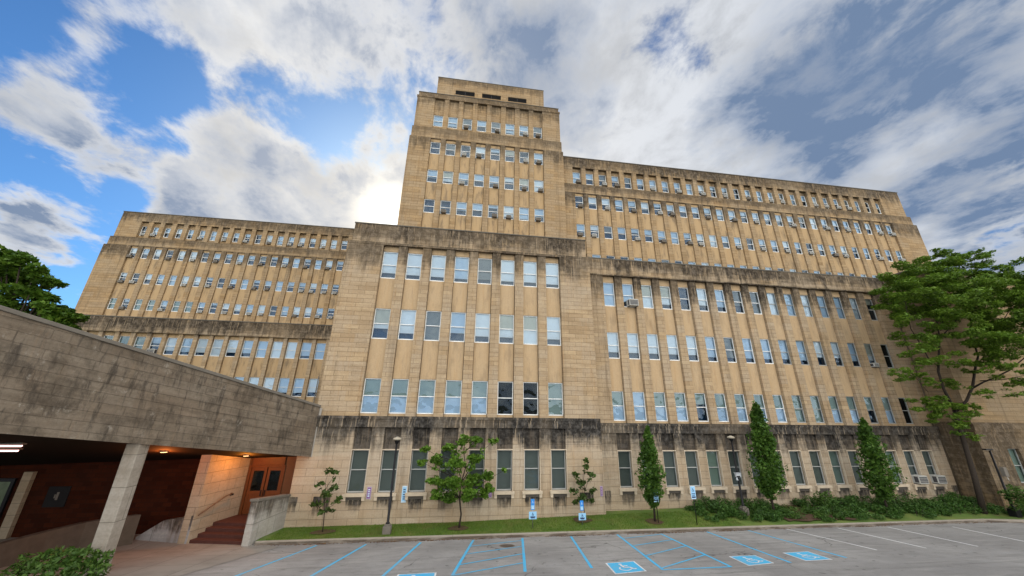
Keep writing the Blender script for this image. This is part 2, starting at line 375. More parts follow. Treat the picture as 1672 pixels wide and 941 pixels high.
# base of the central block, a sub-part-rich plinth
b = MB()
def plinth(b, X0, dx, n, xL, xR, yf, z0, zw0, zw1, zbelt, w, skip=()):
    rw = w+.06
    b.box(xL, xR, yf-.06, yf+.7, zbelt-.62, zbelt, 0)                 # belt course
    b.box(xL+.02, xR-.02, yf-.1, yf-.06, zbelt-.16, zbelt-.02, 0)
    b.box(xL, X0-rw/2, yf, yf+.6, z0, zbelt-.62, 0); b.box(X0+(n-1)*dx+rw/2, xR, yf, yf+.6, z0, zbelt-.62, 0)
    for i in range(n-1): b.box(X0+i*dx+rw/2, X0+(i+1)*dx-rw/2, yf, yf+.6, zw0-.1, zbelt-.62, 0)
    b.box(X0-rw/2, X0+(n-1)*dx+rw/2, yf, yf+.6, z0, zw0-.1, 0)
    for i in range(n):
        x = X0+i*dx
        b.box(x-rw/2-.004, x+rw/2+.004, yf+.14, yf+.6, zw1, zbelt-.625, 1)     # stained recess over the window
        b.box(x-rw/2-.12, x+rw/2+.12, yf-.16, yf+.12, zw0-.16, zw0-.004, 2)    # projecting sill
        b.box(x-rw/2-.10, x-rw/2+.06, yf-.12, yf, zw0-.36, zw0-.16, 2); b.box(x+rw/2-.06, x+rw/2+.10, yf-.12, yf, zw0-.36, zw0-.16, 2)
        b.box(x-rw/2+.06, x+rw/2-.06, yf-.05, yf, zw0-.33, zw0-.161, 3)
        b.box(x-rw/2-.03, x-rw/2+.004, yf-.03, yf+.1, zw0-.004, zw1+.05, 2); b.box(x+rw/2-.004, x+rw/2+.03, yf-.03, yf+.1, zw0-.004, zw1+.05, 2)
        b.box(x-rw/2+.004, x+rw/2-.004, yf-.03, yf+.14, zw1, zw1+.05, 2)
    b.face([(xL+.05, yf+.75, z0), (xR-.05, yf+.75, z0), (xR-.05, yf+.75, zbelt), (xL+.05, yf+.75, zbelt)], 4)
plinth(b, CX-.03, CD, 8, -9.05, 9.12, 23.46, -.4, 1.66, 3.88, 5.76, .92)
c_base = b.build('plinth', [M['base_front'], M['panel_dark'], M['sill'], M['sillstain'], M['room_black']], BLD, O0)
for i in range(8):
    add_window(c_base, CX-.03+i*CD, 23.62, 2.77, .92, 2.2, ('s', 1, 1, .06), 'frame_grey', 'glass_dim')

# --- tower -----------------------------------------------------------------------------------------
TX, TD, TW = -3.966, 1.491, .95
b = MB()
trow = [(30.658, 1.45), (27.341, 1.45), (24.028, 1.45)]
bays(b, TX, TD, 8, TW, 28.92, 28.68, 28.74, -6.52, 9.05, 17.0, 31.72, trow)
b.box(-6.42, 8.95, 28.78, 29.6, 31.722, 33.05, 0)
bays(b, TX-.02, TD, 8, TW, 29.07, 28.86, 28.87, -6.3, 8.86, 33.05, 37.0, [(34.217, 1.45)], mp=0, gap=-.004)
b.box(-6.36, 8.92, 28.82, 29.5, 37.0, 37.2, 0); b.box(-6.2, 8.78, 28.93, 46, 37.2, 37.7, 0)
b.box(-6.24, 8.82, 28.89, 29.3, 37.7, 37.76, 4)
body(b, -6.5, 9.03, 29.55, 46, 17, 31.7); body(b, -6.28, 8.84, 29.7, 45.9, 31.6, 37.0)
b.box(-6.4, 8.93, 29.62, 45.95, 31.7, 33.05, 0)
# penthouse with three louvred vents
px0, px1, pz0, pz1, py = -4.5, 7.3, 37.65, 40.75, 29.5
vx = [(-2.52,-.44), (.37,2.45), (3.25,5.33)]; vz0, vz1 = 38.52, 39.2
b.box(px0, px1, py, py+.5, vz1, pz1, 0); b.box(px0, px1, py, py+.5, pz0, vz0, 0)
xs = [px0]+[v for p in vx for v in p]+[px1]
for k in range(0, len(xs), 2): b.box(xs[k], xs[k+1], py+.001, py+.5, vz0, vz1, 0)
b.box(px0, px1, py+.5, 44, pz0, pz1-.02, 0); b.box(px0-.03, px1+.03, py-.03, py+.4, pz1, pz1+.06, 4)
for v in vx:
    b.box(v[0]-.1, v[1]+.1, py-.05, py+.0, vz0-.1, vz0, 0)
tower = b.build('tower', [M['wall_tower'], M['panel_up'], M['room_black'], M['roof'], M['coping']], BLD, O0)
for r, (zc, h) in enumerate([(34.217, 1.45)]+trow):
    for i in range(8):
        add_window(tower, TX+i*TD-(.02 if r == 0 else 0), 28.94 if r else 29.09, zc, TW, h-.02, rnd_state(rg, .2, 'wcccyc'))
for k, v in enumerate(vx):
    q = MB(); w = v[1]-v[0]
    q.box(-w/2, w/2, .12, .17, -.34, .34, 0)
    for j in range(6): q.box(-w/2, w/2, .03, .11, -.32+j*.115, -.29+j*.115, 1)
    q.box(-.025, .025, .01, .12, -.34, .34, 1)
    oc = ((v[0]+v[1])/2, py, (vz0+vz1)/2); q.v = [(a+oc[0], c_+oc[1], e_+oc[2]) for a, c_, e_ in q.v]
    o = q.build('vent', [M['room_black'], M['black_metal']], tower, oc)
T_AC = {0: [2, 4, 6, 7], 1: [2, 3, 6, 7], 2: [2, 4, 6, 7], 3: [1, 4, 5, 7]}
rowname4 = ['top row', 'second row', 'third row', 'lowest row']
for r, lst in T_AC.items():
    zc = ([34.217]+[q[0] for q in trow])[r]
    for i in lst:
        add_ac(TX+i*TD+rg.choice([-.12, .0, .14]), 28.98 if r else 29.12, zc-.70, rg.choice(['tan', 'tan', 'small']),
               f'air conditioner in the {ORD[i]} window of the {rowname4[r]} on the tower')

# --- long upper wing beside the tower (27 bays) -----------------------------------------------------------
RX, RD, RW = 10.63, 1.406, .86
b = MB(); rrow = [(26.091, 1.4), (22.894, 1.4), (19.70, 1.4)]
bays(b, RX, RD, 27, RW, 29.13, 28.92, 28.98, 9.0, 51.03, 15.5, 27.05, rrow)
b.box(9.0, 50.75, 29.0, 29.9, 27.052, 28.15, 0)
bays(b, RX-.05, RD, 27, RW, 29.41, 29.12, 29.13, 9.0, 50.47, 28.15, 30.3, [(29.19, 1.4)], mp=0, gap=-.004)
b.box(9.0, 50.47, 29.12, 30.0, 30.302, 31.5, 0); b.box(9.0, 50.52, 29.07, 29.5, 31.5, 31.57, 4)
body(b, 9.0, 51.0, 29.75, 44, 8, 27.04); body(b, 9.0, 50.44, 30.0, 43.9, 27, 31.3)
upper = b.build('upper_wing', [M['wall_east'], M['panel_up'], M['room_black'], M['roof'], M['coping']], BLD, O0)
for r, (zc, h) in enumerate([(29.19, 1.4)]+rrow):
    for i in range(27):
        if r == 3 and i < 1: continue
        add_window(upper, RX+i*RD-(.05 if r == 0 else 0), 29.15 if r else 29.43, zc, RW, h-.02, rnd_state(rg, .24, 'wccc'))
R_AC = {0: [0,2,3,6,8,10,12,14,16,17,20,21,22,23], 1: [0,2,4,6,7,10,12,14,17,20,22,25,26], 2: [0,1,4,6,8,9,12,14,16,18,20,21,24,26]}
for r, lst in R_AC.items():
    zc = [29.19, 26.091, 22.894][r]
    for i in lst:
        add_ac(RX+i*RD+rg.choice([-.1, .08, .12]), 29.2 if r else 29.5, zc-.68, rg.choice(['tan', 'small', 'small']),
               f'air conditioner in the {ORD[i]} window from the tower, {["top","second","third"][r]} row of upper wing')

# --- lower wing in front of it (16 bays) ---------------------------------------------------------------------
BX, BD, BW = 10.968, 1.583, .95
b = MB(); brow = [(14.86, 1.95), (10.87, 1.97), (6.60, 1.98)]
bays(b, BX, BD, 16, BW, 24.65, 24.38, 24.43, 9.2, 36.5, 5.4, 16.33, brow)
b.box(9.2, 36.5, 24.30, 25.3, 16.33, 17.7, 0); b.box(9.2, 36.5, 24.27, 24.7, 17.7, 17.78, 4)
body(b, 9.2, 36.5, 25.25, 29.5, -.3, 17.5)
low = b.build('low_wing', [M['wall_low'], M['panel'], M['room_black'], M['roof'], M['coping']], BLD, O0)
bs = [[('c',1,1),('c',1,.5),('y',1,1),('y',1,.55),('n',1,.5),('w',1,.45),('c',1,.5),('s',1,.3),('s',1,1),('w',1,1),('c',1,1),('w',1,1),('c',1,1),('c',1,1),('w',1,1),('y',.5,0)],
      [('w',1,.5),('w',1,.5),('w',1,.5),('w',1,.5),('w',1,.5),('c',1,.6),('s',1,.6),('c',1,.6),('c',1,.6),('c',1,.55),('c',1,.6),('w',1,.3),('w',1,.3),('c',1,.5),('y',1,.4),('k',0,0)],
      [('g',1,1),('c',1,1),('g',1,1),('g',1,1),('G',.8,0),('g',1,1),('g',1,1),('g',1,1),('g',1,1),('G',1,1),('G',1,1),('g',1,1),('g',1,1),('g',1,0),('g',1,1),('k',.0,0)]]
for r, (zc, h) in enumerate(brow):
    for i in range(16): add_window(low, BX+i*BD, 24.67, zc, BW, h-.02, bs[r][i], 'frame' if i < 9 else 'frame_grey')
b = MB(); plinth(b, BX-.05, BD, 16, 9.13, 36.5, 24.12, -.4, 1.6, 3.75, 5.48, .88)
l_base = b.build('plinth', [M['base_low'], M['panel_dark'], M['sill'], M['sillstain'], M['room_black']], BLD, O0)
for i in range(16):
    add_window(l_base, BX-.05+i*BD, 24.28, 2.675, .88, 2.13, ('G' if i % 3 == 1 else 's', 1, 1, .06), 'frame_grey', 'glass_dim')
add_ac(BX+1*BD+.2, 24.7, 13.93, 'big', 'large white air conditioner jutting from the second low wing window, below the dark cornice')
add_ac(BX+14*BD+.02, 24.7, 9.93, 'small', 'white air conditioner in the second-to-last window of the low wing, middle row')
add_ac(BX-.05+14*BD, 24.28, 1.66, 'big', 'white air conditioner in a ground floor window, the one nearer the columnar tree')
add_ac(BX-.05+15*BD, 24.28, 1.66, 'big', 'white air conditioner in the last ground floor window, nearer the big leafy tree')

# --- wing that comes forward at the end ------------------------------------------------------------------------
b = MB()
b.box(36.5, 64, 22.1, 44, 5.75, 17.7, 0); b.box(36.47, 64.03, 22.06, 44, 17.7, 17.78, 4)
b.box(36.45, 64, 22.02, 44, 5.2, 5.75, 0)
gx = [39.15+i*2.3 for i in range(10)]
b.box(36.45, gx[0]-.5, 22.06, 44, -.4, 5.2, 0)
for i, x in enumerate(gx):
    b.box(x-.5, x+.5, 22.06, 44, -.4, 1.9, 0); b.box(x-.5, x+.5, 22.06, 44, 4.1, 5.2, 0)
    b.box(x-.5, x+.5, 22.9, 44, 1.9, 4.1, 2)
    b.box(x+.5, (gx[i+1]-.5) if i < 9 else 64, 22.06, 44, -.4, 5.2, 0)
endw = b.build('end_wing', [M['wall_end'], M['panel'], M['room_black'], M['roof'], M['coping']], BLD, O0)
for x in gx: add_window(endw, x, 22.25, 3.0, 1.0, 2.18, ('G', 1, 1), 'frame_grey', 'glass_dim')
b = MB(); b.tube([(36.36, 24.1, .3), (36.36, 24.1, 17.6)], .05, 8)
b.build('drainpipe', M['pipe'], BLD, O0, smooth=True)

# --- wing set far back on the other side -------------------------------------------------------------------------
LX, LD, LW = -40.877, 1.339, .78
b = MB(); lrow = [(23.851, 1.33), (20.59, 1.33), (17.377, 1.33)]
bays(b, LX, LD, 22, LW, 45.17, 44.95, 45.01, -44.2, -9.0, 13.5, 24.75, lrow)
b.box(-43.95, -9, 45.02, 46, 24.752, 25.89, 0)
bays(b, LX+.0, LD, 22, LW, 45.42, 45.12, 45.13, -43.72, -9.0, 25.89, 28.2, [(26.99, 1.33)], mp=0, gap=-.004)
b.box(-43.72, -9, 45.12, 46, 28.202, 29.4, 0); b.box(-43.77, -9, 45.07, 45.5, 29.4, 29.47, 4)
body(b, -44.17, -9, 45.8, 58, 5, 24.74); body(b, -43.7, -9, 46.0, 57.9, 24.7, 29.2)
backw = b.build('upper_wing', [M['wall_back'], M['panel_up'], M['room_black'], M['roof'], M['coping']], BLD, O0)
for r, (zc, h) in enumerate([(26.99, 1.33)]+lrow):
    for i in range(22):
        st = rnd_state(rg, .24, 'wccc')
        if r == 3 and i in (0, 2, 3, 5, 6): st = ('G', 1, 1)
        add_window(backw, LX+i*LD, 45.19 if r else 45.44, zc, LW, h-.02, st)
L_AC = {0: [0,1,5,7,9,11,13,14,16], 1: [0,3,5,7,9,11,13,15,17], 2: [0,1,5,7,9,11,12,15,16,17,18], 3: [1,4,7,9,11,12,15,17,18]}
for r, lst in L_AC.items():
    zc = ([26.99]+[q[0] for q in lrow])[r]
    for i in lst:
        add_ac(LX+i*LD+rg.choice([-.1, .05, .12]), 45.24 if r else 45.5, zc-.66, rg.choice(['tan', 'small', 'small']),
               f'air conditioner in the {ORD[i]} window from the outer end, {rowname4[r]} of set-back wing')
QX, QD, QW = -38.17, 1.4916, 1.04
b = MB(); qrow = [(12.145, 1.82), (8.24, 1.9)]
bays(b, QX, QD, 16, QW, 41.6, 41.33, 41.38, -46, -9, -.3, 13.45, qrow)
b.box(-46, -9, 41.26, 42.3, 13.45, 15.0, 0); b.box(-46, -9, 41.22, 41.7, 15.0, 15.08, 4)
body(b, -46, -9, 42.2, 46, -.3, 14.8)
backl = b.build('low_wing', [M['wall_backlow'], M['panel_up'], M['room_black'], M['roof'], M['coping']], BLD, O0)
for r in range(2):
    for i in range(16):
        st = ('w' if rg.random() < .6 else 'c', 1, rg.choice([.5, .6, .7, 1]))
        if i < 5: st = ('G', 1, 1) if i != 4 else ('c', .7, 0)
        add_window(backl, QX+i*QD, 41.62, qrow[r][0], QW, qrow[r][1]-.02, st)
add_ac(QX+4*QD+.1, 41.65, qrow[0][0]-.9, 'big', 'white air conditioner in the set-back wing window just above the sloping stone parapet')
b = MB(); b.tube([(-15.3, 41.2, 0), (-15.3, 41.2, 9.4)], .05, 8); b.build('drainpipe', M['concrete_dark'], BLD, O0, smooth=True)

# ------------------------------------------------------------------ terrain, lot, lawn, kerb
def strip(name, x0, x1, ys, dz, mat, nx=1, kind='structure'):
    b = MB()
    for a, c in zip(ys[:-1], ys[1:]):
        for k in range(nx):
            xa, xb = x0+(x1-x0)*k/nx, x0+(x1-x0)*(k+1)/nx
            b.face([(xa, a, gz(a)+dz), (xb, a, gz(a)+dz), (xb, c, gz(c)+dz), (xa, c, gz(c)+dz)])
    return tag(b.build(name, mat), kind=kind)
mt, t = newmat('earth'); P = t.n('ShaderNodeNewGeometry').outputs['Position']
c = t.mix(t.noise(P, .05, 5), (.05,.08,.02), (.09,.10,.04)); t.out(t.n('ShaderNodeBsdfPrincipled', {'Base Color': c, 'Roughness': .95}).outputs[0]); M['earth'] = mt
strip('ground', -3000, 3000, [-3000, 2, 21, 3000], -.03, M['earth'])

mt, t = newmat('asphalt'); P = t.n('ShaderNodeNewGeometry').outputs['Position']
sp = t.n('ShaderNodeSeparateXYZ', {0: P})
big = t.noise(P, .22, 5, .6); med = t.noise(P, 1.4, 6, .7); fine = t.noise(P, 60, 3, .7)
strk = t.noise(t.vec(t.math('MULTIPLY', sp.outputs[0], .35), t.math('MULTIPLY', sp.outputs[1], 1.6)), 1.0, 5, .65)
c = t.mix(t.mr(big, .35, .65), (.255,.248,.242), (.35,.342,.332)); c = t.mix(t.mr(med, .42, .7, 0, .45), c, (.19,.184,.178))
c = t.mix(t.mr(strk, .52, .72, 0, .6), c, (.40,.385,.365)); c = t.mix(t.mr(fine, .35, .7, 0, .35), c, (.08,.08,.08))
spot = t.noise(P, 3.1, 3, .5); c = t.mix(t.mr(spot, .64, .74, 0, .7), c, (.07,.068,.065)); tyre = t.noise(t.vec(t.math('MULTIPLY', sp.outputs[0], .25), t.math('MULTIPLY', sp.outputs[1], 3.2)), 1.0, 4, .6)
c = t.mix(t.mr(tyre, .52, .68, 0, .5), c, (.15,.145,.14))
vo = t.n('ShaderNodeTexVoronoi', {'Vector': t.n('ShaderNodeVectorMath', {0: P, 1: t.n('ShaderNodeTexNoise', {'Vector': P, 'Scale': .9, 'Detail': 4}).outputs[1]}, operation='ADD').outputs[0], 'Scale': .24}, feature='DISTANCE_TO_EDGE')
crk = t.math('MULTIPLY', t.mr(vo.outputs['Distance'], .0, .008, 1, 0), t.mr(t.noise(P, .3, 2), .44, .6, 0, .7)); c = t.mix(crk, c, (.04,.038,.036))
bmp = t.n('ShaderNodeBump', {'Height': t.math('ADD', fine, t.math('MULTIPLY', crk, -1)), 'Strength': .4, 'Distance': .01})
t.out(t.n('ShaderNodeBsdfPrincipled', {'Base Color': c, 'Roughness': .85, 'Specular IOR Level': .2, 'Normal': bmp.outputs[0]}).outputs[0]); M['asphalt'] = mt
strip('parking_lot', -60, 90, [-50, 2, 21, 21.1], 0, M['asphalt'], nx=1)

mt, t = newmat('pavement_concrete'); P = t.n('ShaderNodeNewGeometry').outputs['Position']
br = t.n('ShaderNodeTexBrick', {'Vector': P, 'Scale': 1.0, 'Brick Width': 1.6, 'Row Height': 1.6, 'Mortar Size': .012, 'Color1': (.28,.265,.24,1), 'Color2': (.23,.22,.20,1), 'Mortar': (.10,.095,.09,1)}); br.offset = 0
c = t.mix(t.mr(t.noise(P, 1.1, 6, .7), .4, .7, 0, .6), br.outputs[0], (.17,.155,.14))
t.out(t.n('ShaderNodeBsdfPrincipled', {'Base Color': c, 'Roughness': .9, 'Specular IOR Level': .15}).outputs[0]); M['pave'] = mt
b = MB()
pv = [(-8.6, 21.06), (-7.95, 20.62), (-8.5, 18.4), (-9.09, 16.09), (-9.9, 12.0), (-10.6, 8.0)]
for p, q in zip(pv[:-1], pv[1:]):
    b.face([(-30, p[1], gz(p[1])+.012), (-30, q[1], gz(q[1])+.012), (q[0], q[1], gz(q[1])+.012), (p[0], p[1], gz(p[1])+.012)])
b.face([(-30, 21.06, .012), (-8.6, 21.06, .012), (-8.6, 26, .012), (-30, 26, .012)])
tag(b.build('pavement', M['pave']), kind='structure')

# kerb: along the lawn, then turning towards the lot
b = MB(); kp = [(-9.25, 21.05)]+[(-9+k*3, 21.05) for k in range(1, 14)]+[(33.1, 21.05), (35.2, 20.3), (41, 18.0), (52, 13.6)]
for (xa, ya), (xb, yb) in zip(kp[:-1], kp[1:]):
    d = Vector((xb-xa, yb-ya)).normalized(); n = Vector((-d.y, d.x))*.17; g = .006
    a = (xa+d.x*g, ya+d.y*g); e = (xb-d.x*g, yb-d.y*g)
    b.prism([a, e, (e[0]+n.x, e[1]+n.y), (a[0]+n.x, a[1]+n.y)], [gz(ya)-.2, gz(yb)-.2, gz(yb)-.2, gz(ya)-.2], [gz(ya)+.15, gz(yb)+.15, gz(yb)+.155, gz(ya)+.155])
mt, t = newmat('kerb_concrete'); g = t.n('ShaderNodeNewGeometry'); P = g.outputs['Position']; kx, ky, kz = t.n('ShaderNodeSeparateXYZ', {0: P}).outputs
c = t.mix(t.noise(P, 5, 5, .7), (.36,.32,.27), (.25,.22,.18))
st_ = t.noise(t.vec(t.math('MULTIPLY', kx, .8), t.math('MULTIPLY', kz, 3), ky), 1.0, 6, .7)
low_ = t.mr(kz, .145, .10, 0, 1)  # front face darkened as painted shade, with stain patches in it
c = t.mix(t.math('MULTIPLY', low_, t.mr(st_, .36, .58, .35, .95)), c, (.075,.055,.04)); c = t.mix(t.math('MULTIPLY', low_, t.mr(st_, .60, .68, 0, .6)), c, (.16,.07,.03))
t.out(t.n('ShaderNodeBsdfPrincipled', {'Base Color': c, 'Roughness': .9}).outputs[0]); M['kerbstone'] = mt
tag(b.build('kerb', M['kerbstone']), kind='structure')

def lz(x, y):
    zw = float(np.interp(x, [-9, 0, 9, 15, 36, 60], [.08, .13, .34, .42, .5, .5]))
    k = max(0.0, min(1.0, (y-21.2)/2.3)); return .15+(zw-.15)*k if y < 24 else zw
mt, t = newmat('lawn_soil'); P = t.n('ShaderNodeNewGeometry').outputs['Position']
c = t.mix(t.mr(t.noise(P, .8, 5), .4, .65), (.065,.12,.012), (.115,.15,.025)); c = t.mix(t.mr(t.noise(P, 1.7, 4), .6, .72, 0, .7), c, (.11,.085,.04))
t.out(t.n('ShaderNodeBsdfPrincipled', {'Base Color': c, 'Roughness': .95}).outputs[0]); M['lawn'] = mt
b = MB(); nxs = 150
for i in range(nxs):
    for j in range(8):
        xa, xb = -9.3+(60+9.3)*i/nxs, -9.3+(60+9.3)*(i+1)/nxs; ya, yb = 21.21+j*.42, 21.21+(j+1)*.42
        b.face([(xa, ya, lz(xa, ya)), (xb, ya, lz(xb, ya)), (xb, yb, lz(xb, yb)), (xa, yb, lz(xa, yb))])
# bed beside the turning kerb
for (xa, ya), (xb, yb) in zip(kp[-4:-1], kp[-3:]):
    b.face([(xa+.1, ya+.1, gz(ya)+.13), (xb+.1, yb+.1, gz(yb)+.13), (xb+.1, 21.21, max(.15, gz(yb)+.13)), (xa+.1, 21.21, .15)])
tag(b.build('lawn', M['lawn']), kind='structure')

def leaf_mesh(name, pts, size, mat, up_bias=.3, narrow=.55, jit=.5, nrm=None):
    """many little leaf faces at the given points (arrays, no loops)"""
    n = len(pts); pts = np.asarray(pts, float)
    nv = RNG.normal(size=(n, 3)); nv[:, 2] = np.abs(nv[:, 2])+up_bias; nv /= np.linalg.norm(nv, axis=1)[:, None]
    a = np.cross(nv, RNG.normal(size=(n, 3))); a /= np.linalg.norm(a, axis=1)[:, None]; c = np.cross(nv, a)
    s = size*(1-jit+2*jit*RNG.random(n))[:, None]
    v = np.stack([pts-a*s, pts+c*s*narrow-a*s*.1, pts+a*s-nv*s*.25, pts-c*s*narrow-a*s*.1], 1).reshape(-1, 3)
    me = bpy.data.meshes.new(name); me.vertices.add(4*n); me.vertices.foreach_set('co', v.ravel())
    me.loops.add(4*n); me.loops.foreach_set('vertex_index', np.arange(4*n))
    me.polygons.add(n); me.polygons.foreach_set('loop_start', np.arange(0, 4*n, 4)); me.polygons.foreach_set('loop_total', np.full(n, 4))
    me.materials.append(mat); me.update(); me.validate(); return me
def link_mesh(name, me, parent=None, loc=(0, 0, 0)):
    o = bpy.data.objects.new(name, me); COL.objects.link(o)
    if parent is not None: o.parent = parent
    o.location = loc; return o
M['grassblade'] = leafmat('grass_blade', (.065,.135,.012), (.125,.20,.022), (.17,.165,.05))
n = 42000; gx_ = RNG.uniform(-9.1, 16.5, n); gy_ = RNG.uniform(21.25, 23.42, n)
keep = (gx_ > -8.9+(gy_-21.2)*.0); gx_, gy_ = gx_[keep], gy_[keep]; n = len(gx_)
zb = np.array([lz(x, y) for x, y in zip(gx_, gy_)]); hh = RNG.uniform(.03, .085, n); ang = RNG.uniform(0, 6.28, n); ln = RNG.uniform(-.03, .03, (n, 2))
v = np.zeros((n, 3, 3)); wv = .009
v[:, 0] = np.stack([gx_-np.cos(ang)*wv, gy_-np.sin(ang)*wv, zb-.01], 1); v[:, 1] = np.stack([gx_+np.cos(ang)*wv, gy_+np.sin(ang)*wv, zb-.01], 1)
v[:, 2] = np.stack([gx_+ln[:, 0], gy_+ln[:, 1], zb+hh], 1)
me = bpy.data.meshes.new('grass'); me.vertices.add(3*n); me.vertices.foreach_set('co', v.ravel()); me.loops.add(3*n); me.loops.foreach_set('vertex_index', np.arange(3*n))
me.polygons.add(n); me.polygons.foreach_set('loop_start', np.arange(0, 3*n, 3)); me.polygons.foreach_set('loop_total', np.full(n, 3)); me.materials.append(M['grassblade']); me.update()
tag(link_mesh('grass', me), 'mown green grass strip between the kerb and the stone wall', 'grass', kind='stuff')

lx = np.concatenate([RNG.normal(c_, .7, 90) for c_ in (-6.4, -3.2, -1.3, 1.0, 6.4, 11.5, 15.2, 24.0)]+[RNG.uniform(-8.8, 34, 260)]); ly = 21.02-np.abs(RNG.normal(0, .09, len(lx)))
M['dead_leaf'] = leafmat('dead_leaf', (.11,.05,.02), (.17,.10,.04), (.07,.04,.02))
tag(link_mesh('leaf_litter', leaf_mesh('leaf_litter', np.stack([lx, ly, np.full(len(lx), .02)], 1), .045, M['dead_leaf'], 2.0, .5)), 'brown dead leaves gathered in the gutter along the kerb', 'leaf litter', kind='stuff')
# ------------------------------------------------------------------ painted markings
def ribbon(b, p, q, w, dz=.005, mi=0, n=3):
    p, q = Vector((p[0], p[1])), Vector((q[0], q[1])); d = (q-p).normalized(); s = Vector((-d.y, d.x))*w/2
    for k in range(n):
        a, e = p.lerp(q, k/n), p.lerp(q, (k+1)/n)
        b.face([(v.x, v.y, gz(v.y)+dz) for v in (a-s, e-s, e+s, a+s)], mi)
def worn(name, col, bare):
    mt, t = newmat(name); P = t.n('ShaderNodeNewGeometry').outputs['Position']
    c = t.mix(t.mr(t.noise(P, 7, 5, .7), .52, .72, 0, .75), col, bare); c = t.mix(t.mr(t.noise(P, .8, 3), .45, .7, 0, .35), c, bare)
    t.out(t.n('ShaderNodeBsdfPrincipled', {'Base Color': c, 'Roughness': .7}).outputs[0]); return mt
M['line_blue'] = worn('line_blue', (.05,.43,.74), (.24,.33,.38)); M['line_white'] = worn('line_white', (.72,.73,.74), (.26,.25,.24))
BL = [((517,891),(385,941)), ((598,889),(508,941)), ((687,886),(625,941)), ((773,882),(738,941)), ((853,879),(858,941)), ((932,876),(975,941)),
      ((1006,872.5),(1083,931)), ((1079,872),(1194,926)), ((1152,868),(1291,919)), ((1213,864.5),(1382,911))]
WL = [((1278,863),(1473,908)), ((1368,862.5),(1502,893)), ((1450,861),(1655,905)), ((1555,860.5),(1715,893))]
ends = []
for i, (a, e) in enumerate(BL):
    b = MB(); p, q = onlot(*a), onlot(*e)
    p.y = min(p.y, 20.98)
    if i < 6: q = p+(q-p)*(6.4/(p-q).length)
    ribbon(b, p, q, .11); ends.append((p, q))
    tag(b.build('parking_line', M['line_blue']), kind='structure')
for a, e in WL:
    b = MB(); p, q = onlot(*a), onlot(*e); p.y = min(p.y, 20.98); q = p+(q-p)*(5.6/(p-q).length); ribbon(b, p, q, .09)
    tag(b.build('parking_line', M['line_white']), kind='structure')
# hatched access aisles
def lerp(pq, k): return pq[0].lerp(pq[1], k)
for i0, i1, ks in ((6, 7, [(.16,.02),(.42,.24),(.70,.46),(.97,.72)]), (3, 4, [(.25,.1),(.5,.32),(.78,.56),(1,.8)])):
    b = MB()
    for ka, kb in ks: ribbon(b, lerp(ends[i0], ka), lerp(ends[i1], kb), .09, .0095)
    if i0 == 6: ribbon(b, ends[6][1], ends[7][1], .1, .0095)
    tag(b.build('hatching', M['line_blue']), kind='structure')
def symbol(px4):
    """blue square with the white wheelchair figure, painted on the lot"""
    P4 = [onlot(*p) for p in px4]
    def uv(u, v, dz):
        p = P4[0].lerp(P4[1], u).lerp(P4[3].lerp(P4[2], u), v); return (p.x, p.y, gz(p.y)+dz)
    b = MB()
    b.face([uv(-.05,-.05,.005), uv(-.05,1.05,.005), uv(1.05,1.05,.005), uv(1.05,-.05,.005)], 1)
    b.face([uv(0,0,.009), uv(0,1,.009), uv(1,1,.009), uv(1,0,.009)], 0)
    def st(p, q, w=.035):
        d = Vector((q[0]-p[0], q[1]-p[1])).normalized(); s = Vector((-d.y, d.x))*w
        b.face([uv(p[0]-s.x, p[1]-s.y, .013), uv(q[0]-s.x, q[1]-s.y, .013), uv(q[0]+s.x, q[1]+s.y, .013), uv(p[0]+s.x, p[1]+s.y, .013)], 1)
    b.face([uv(.42+.06*math.cos(k), .2+.06*math.sin(k), .013) for k in [j*math.pi/5 for j in range(10)]], 1)
    st((.42,.28),(.44,.55)); st((.44,.40),(.62,.40)); st((.44,.55),(.64,.55)); st((.64,.55),(.72,.76)); st((.72,.76),(.82,.73))
    pts = [(.46+.2*math.cos(a), .64+.2*math.sin(a)) for a in [R(x) for x in range(20, 250, 23)]]
    for p, q in zip(pts[:-1], pts[1:]): st(p, q, .025)
    tag(b.build('parking_symbol', [M['line_blue'], M['line_white']]), kind='structure')
symbol([(991,920.5),(1034,917.5),(1053,932.5),(1006,937)]); symbol([(1193,909.5),(1232,907.5),(1261,919.5),(1223,923.5)]); symbol([(1281,903.5),(1319,901.5),(1356,913.5),(1316,915.5)])
symbol([(652,939),(710,936),(705,955),(640,958)])
b = MB(); mh = onlot(828, 891.5)
for rr, zz_, mi in ((.36, .006, 1), (.31, .011, 0)):
    b.face([(mh.x+rr*math.cos(a), mh.y+rr*math.sin(a), gz(mh.y+rr*math.sin(a))+zz_) for a in [k*math.pi/14 for k in range(28)]], mi)
for k in range(-3, 4):
    ribbon(b, (mh.x-.24, mh.y+k*.075), (mh.x+.24, mh.y+k*.075), .03, .015, 1, 1)
tag(b.build('drain_cover', [M['rust_iron'], M['concrete_dark']]), 'round rusty iron drain cover set in the lot beside the striped aisle', 'drain cover')

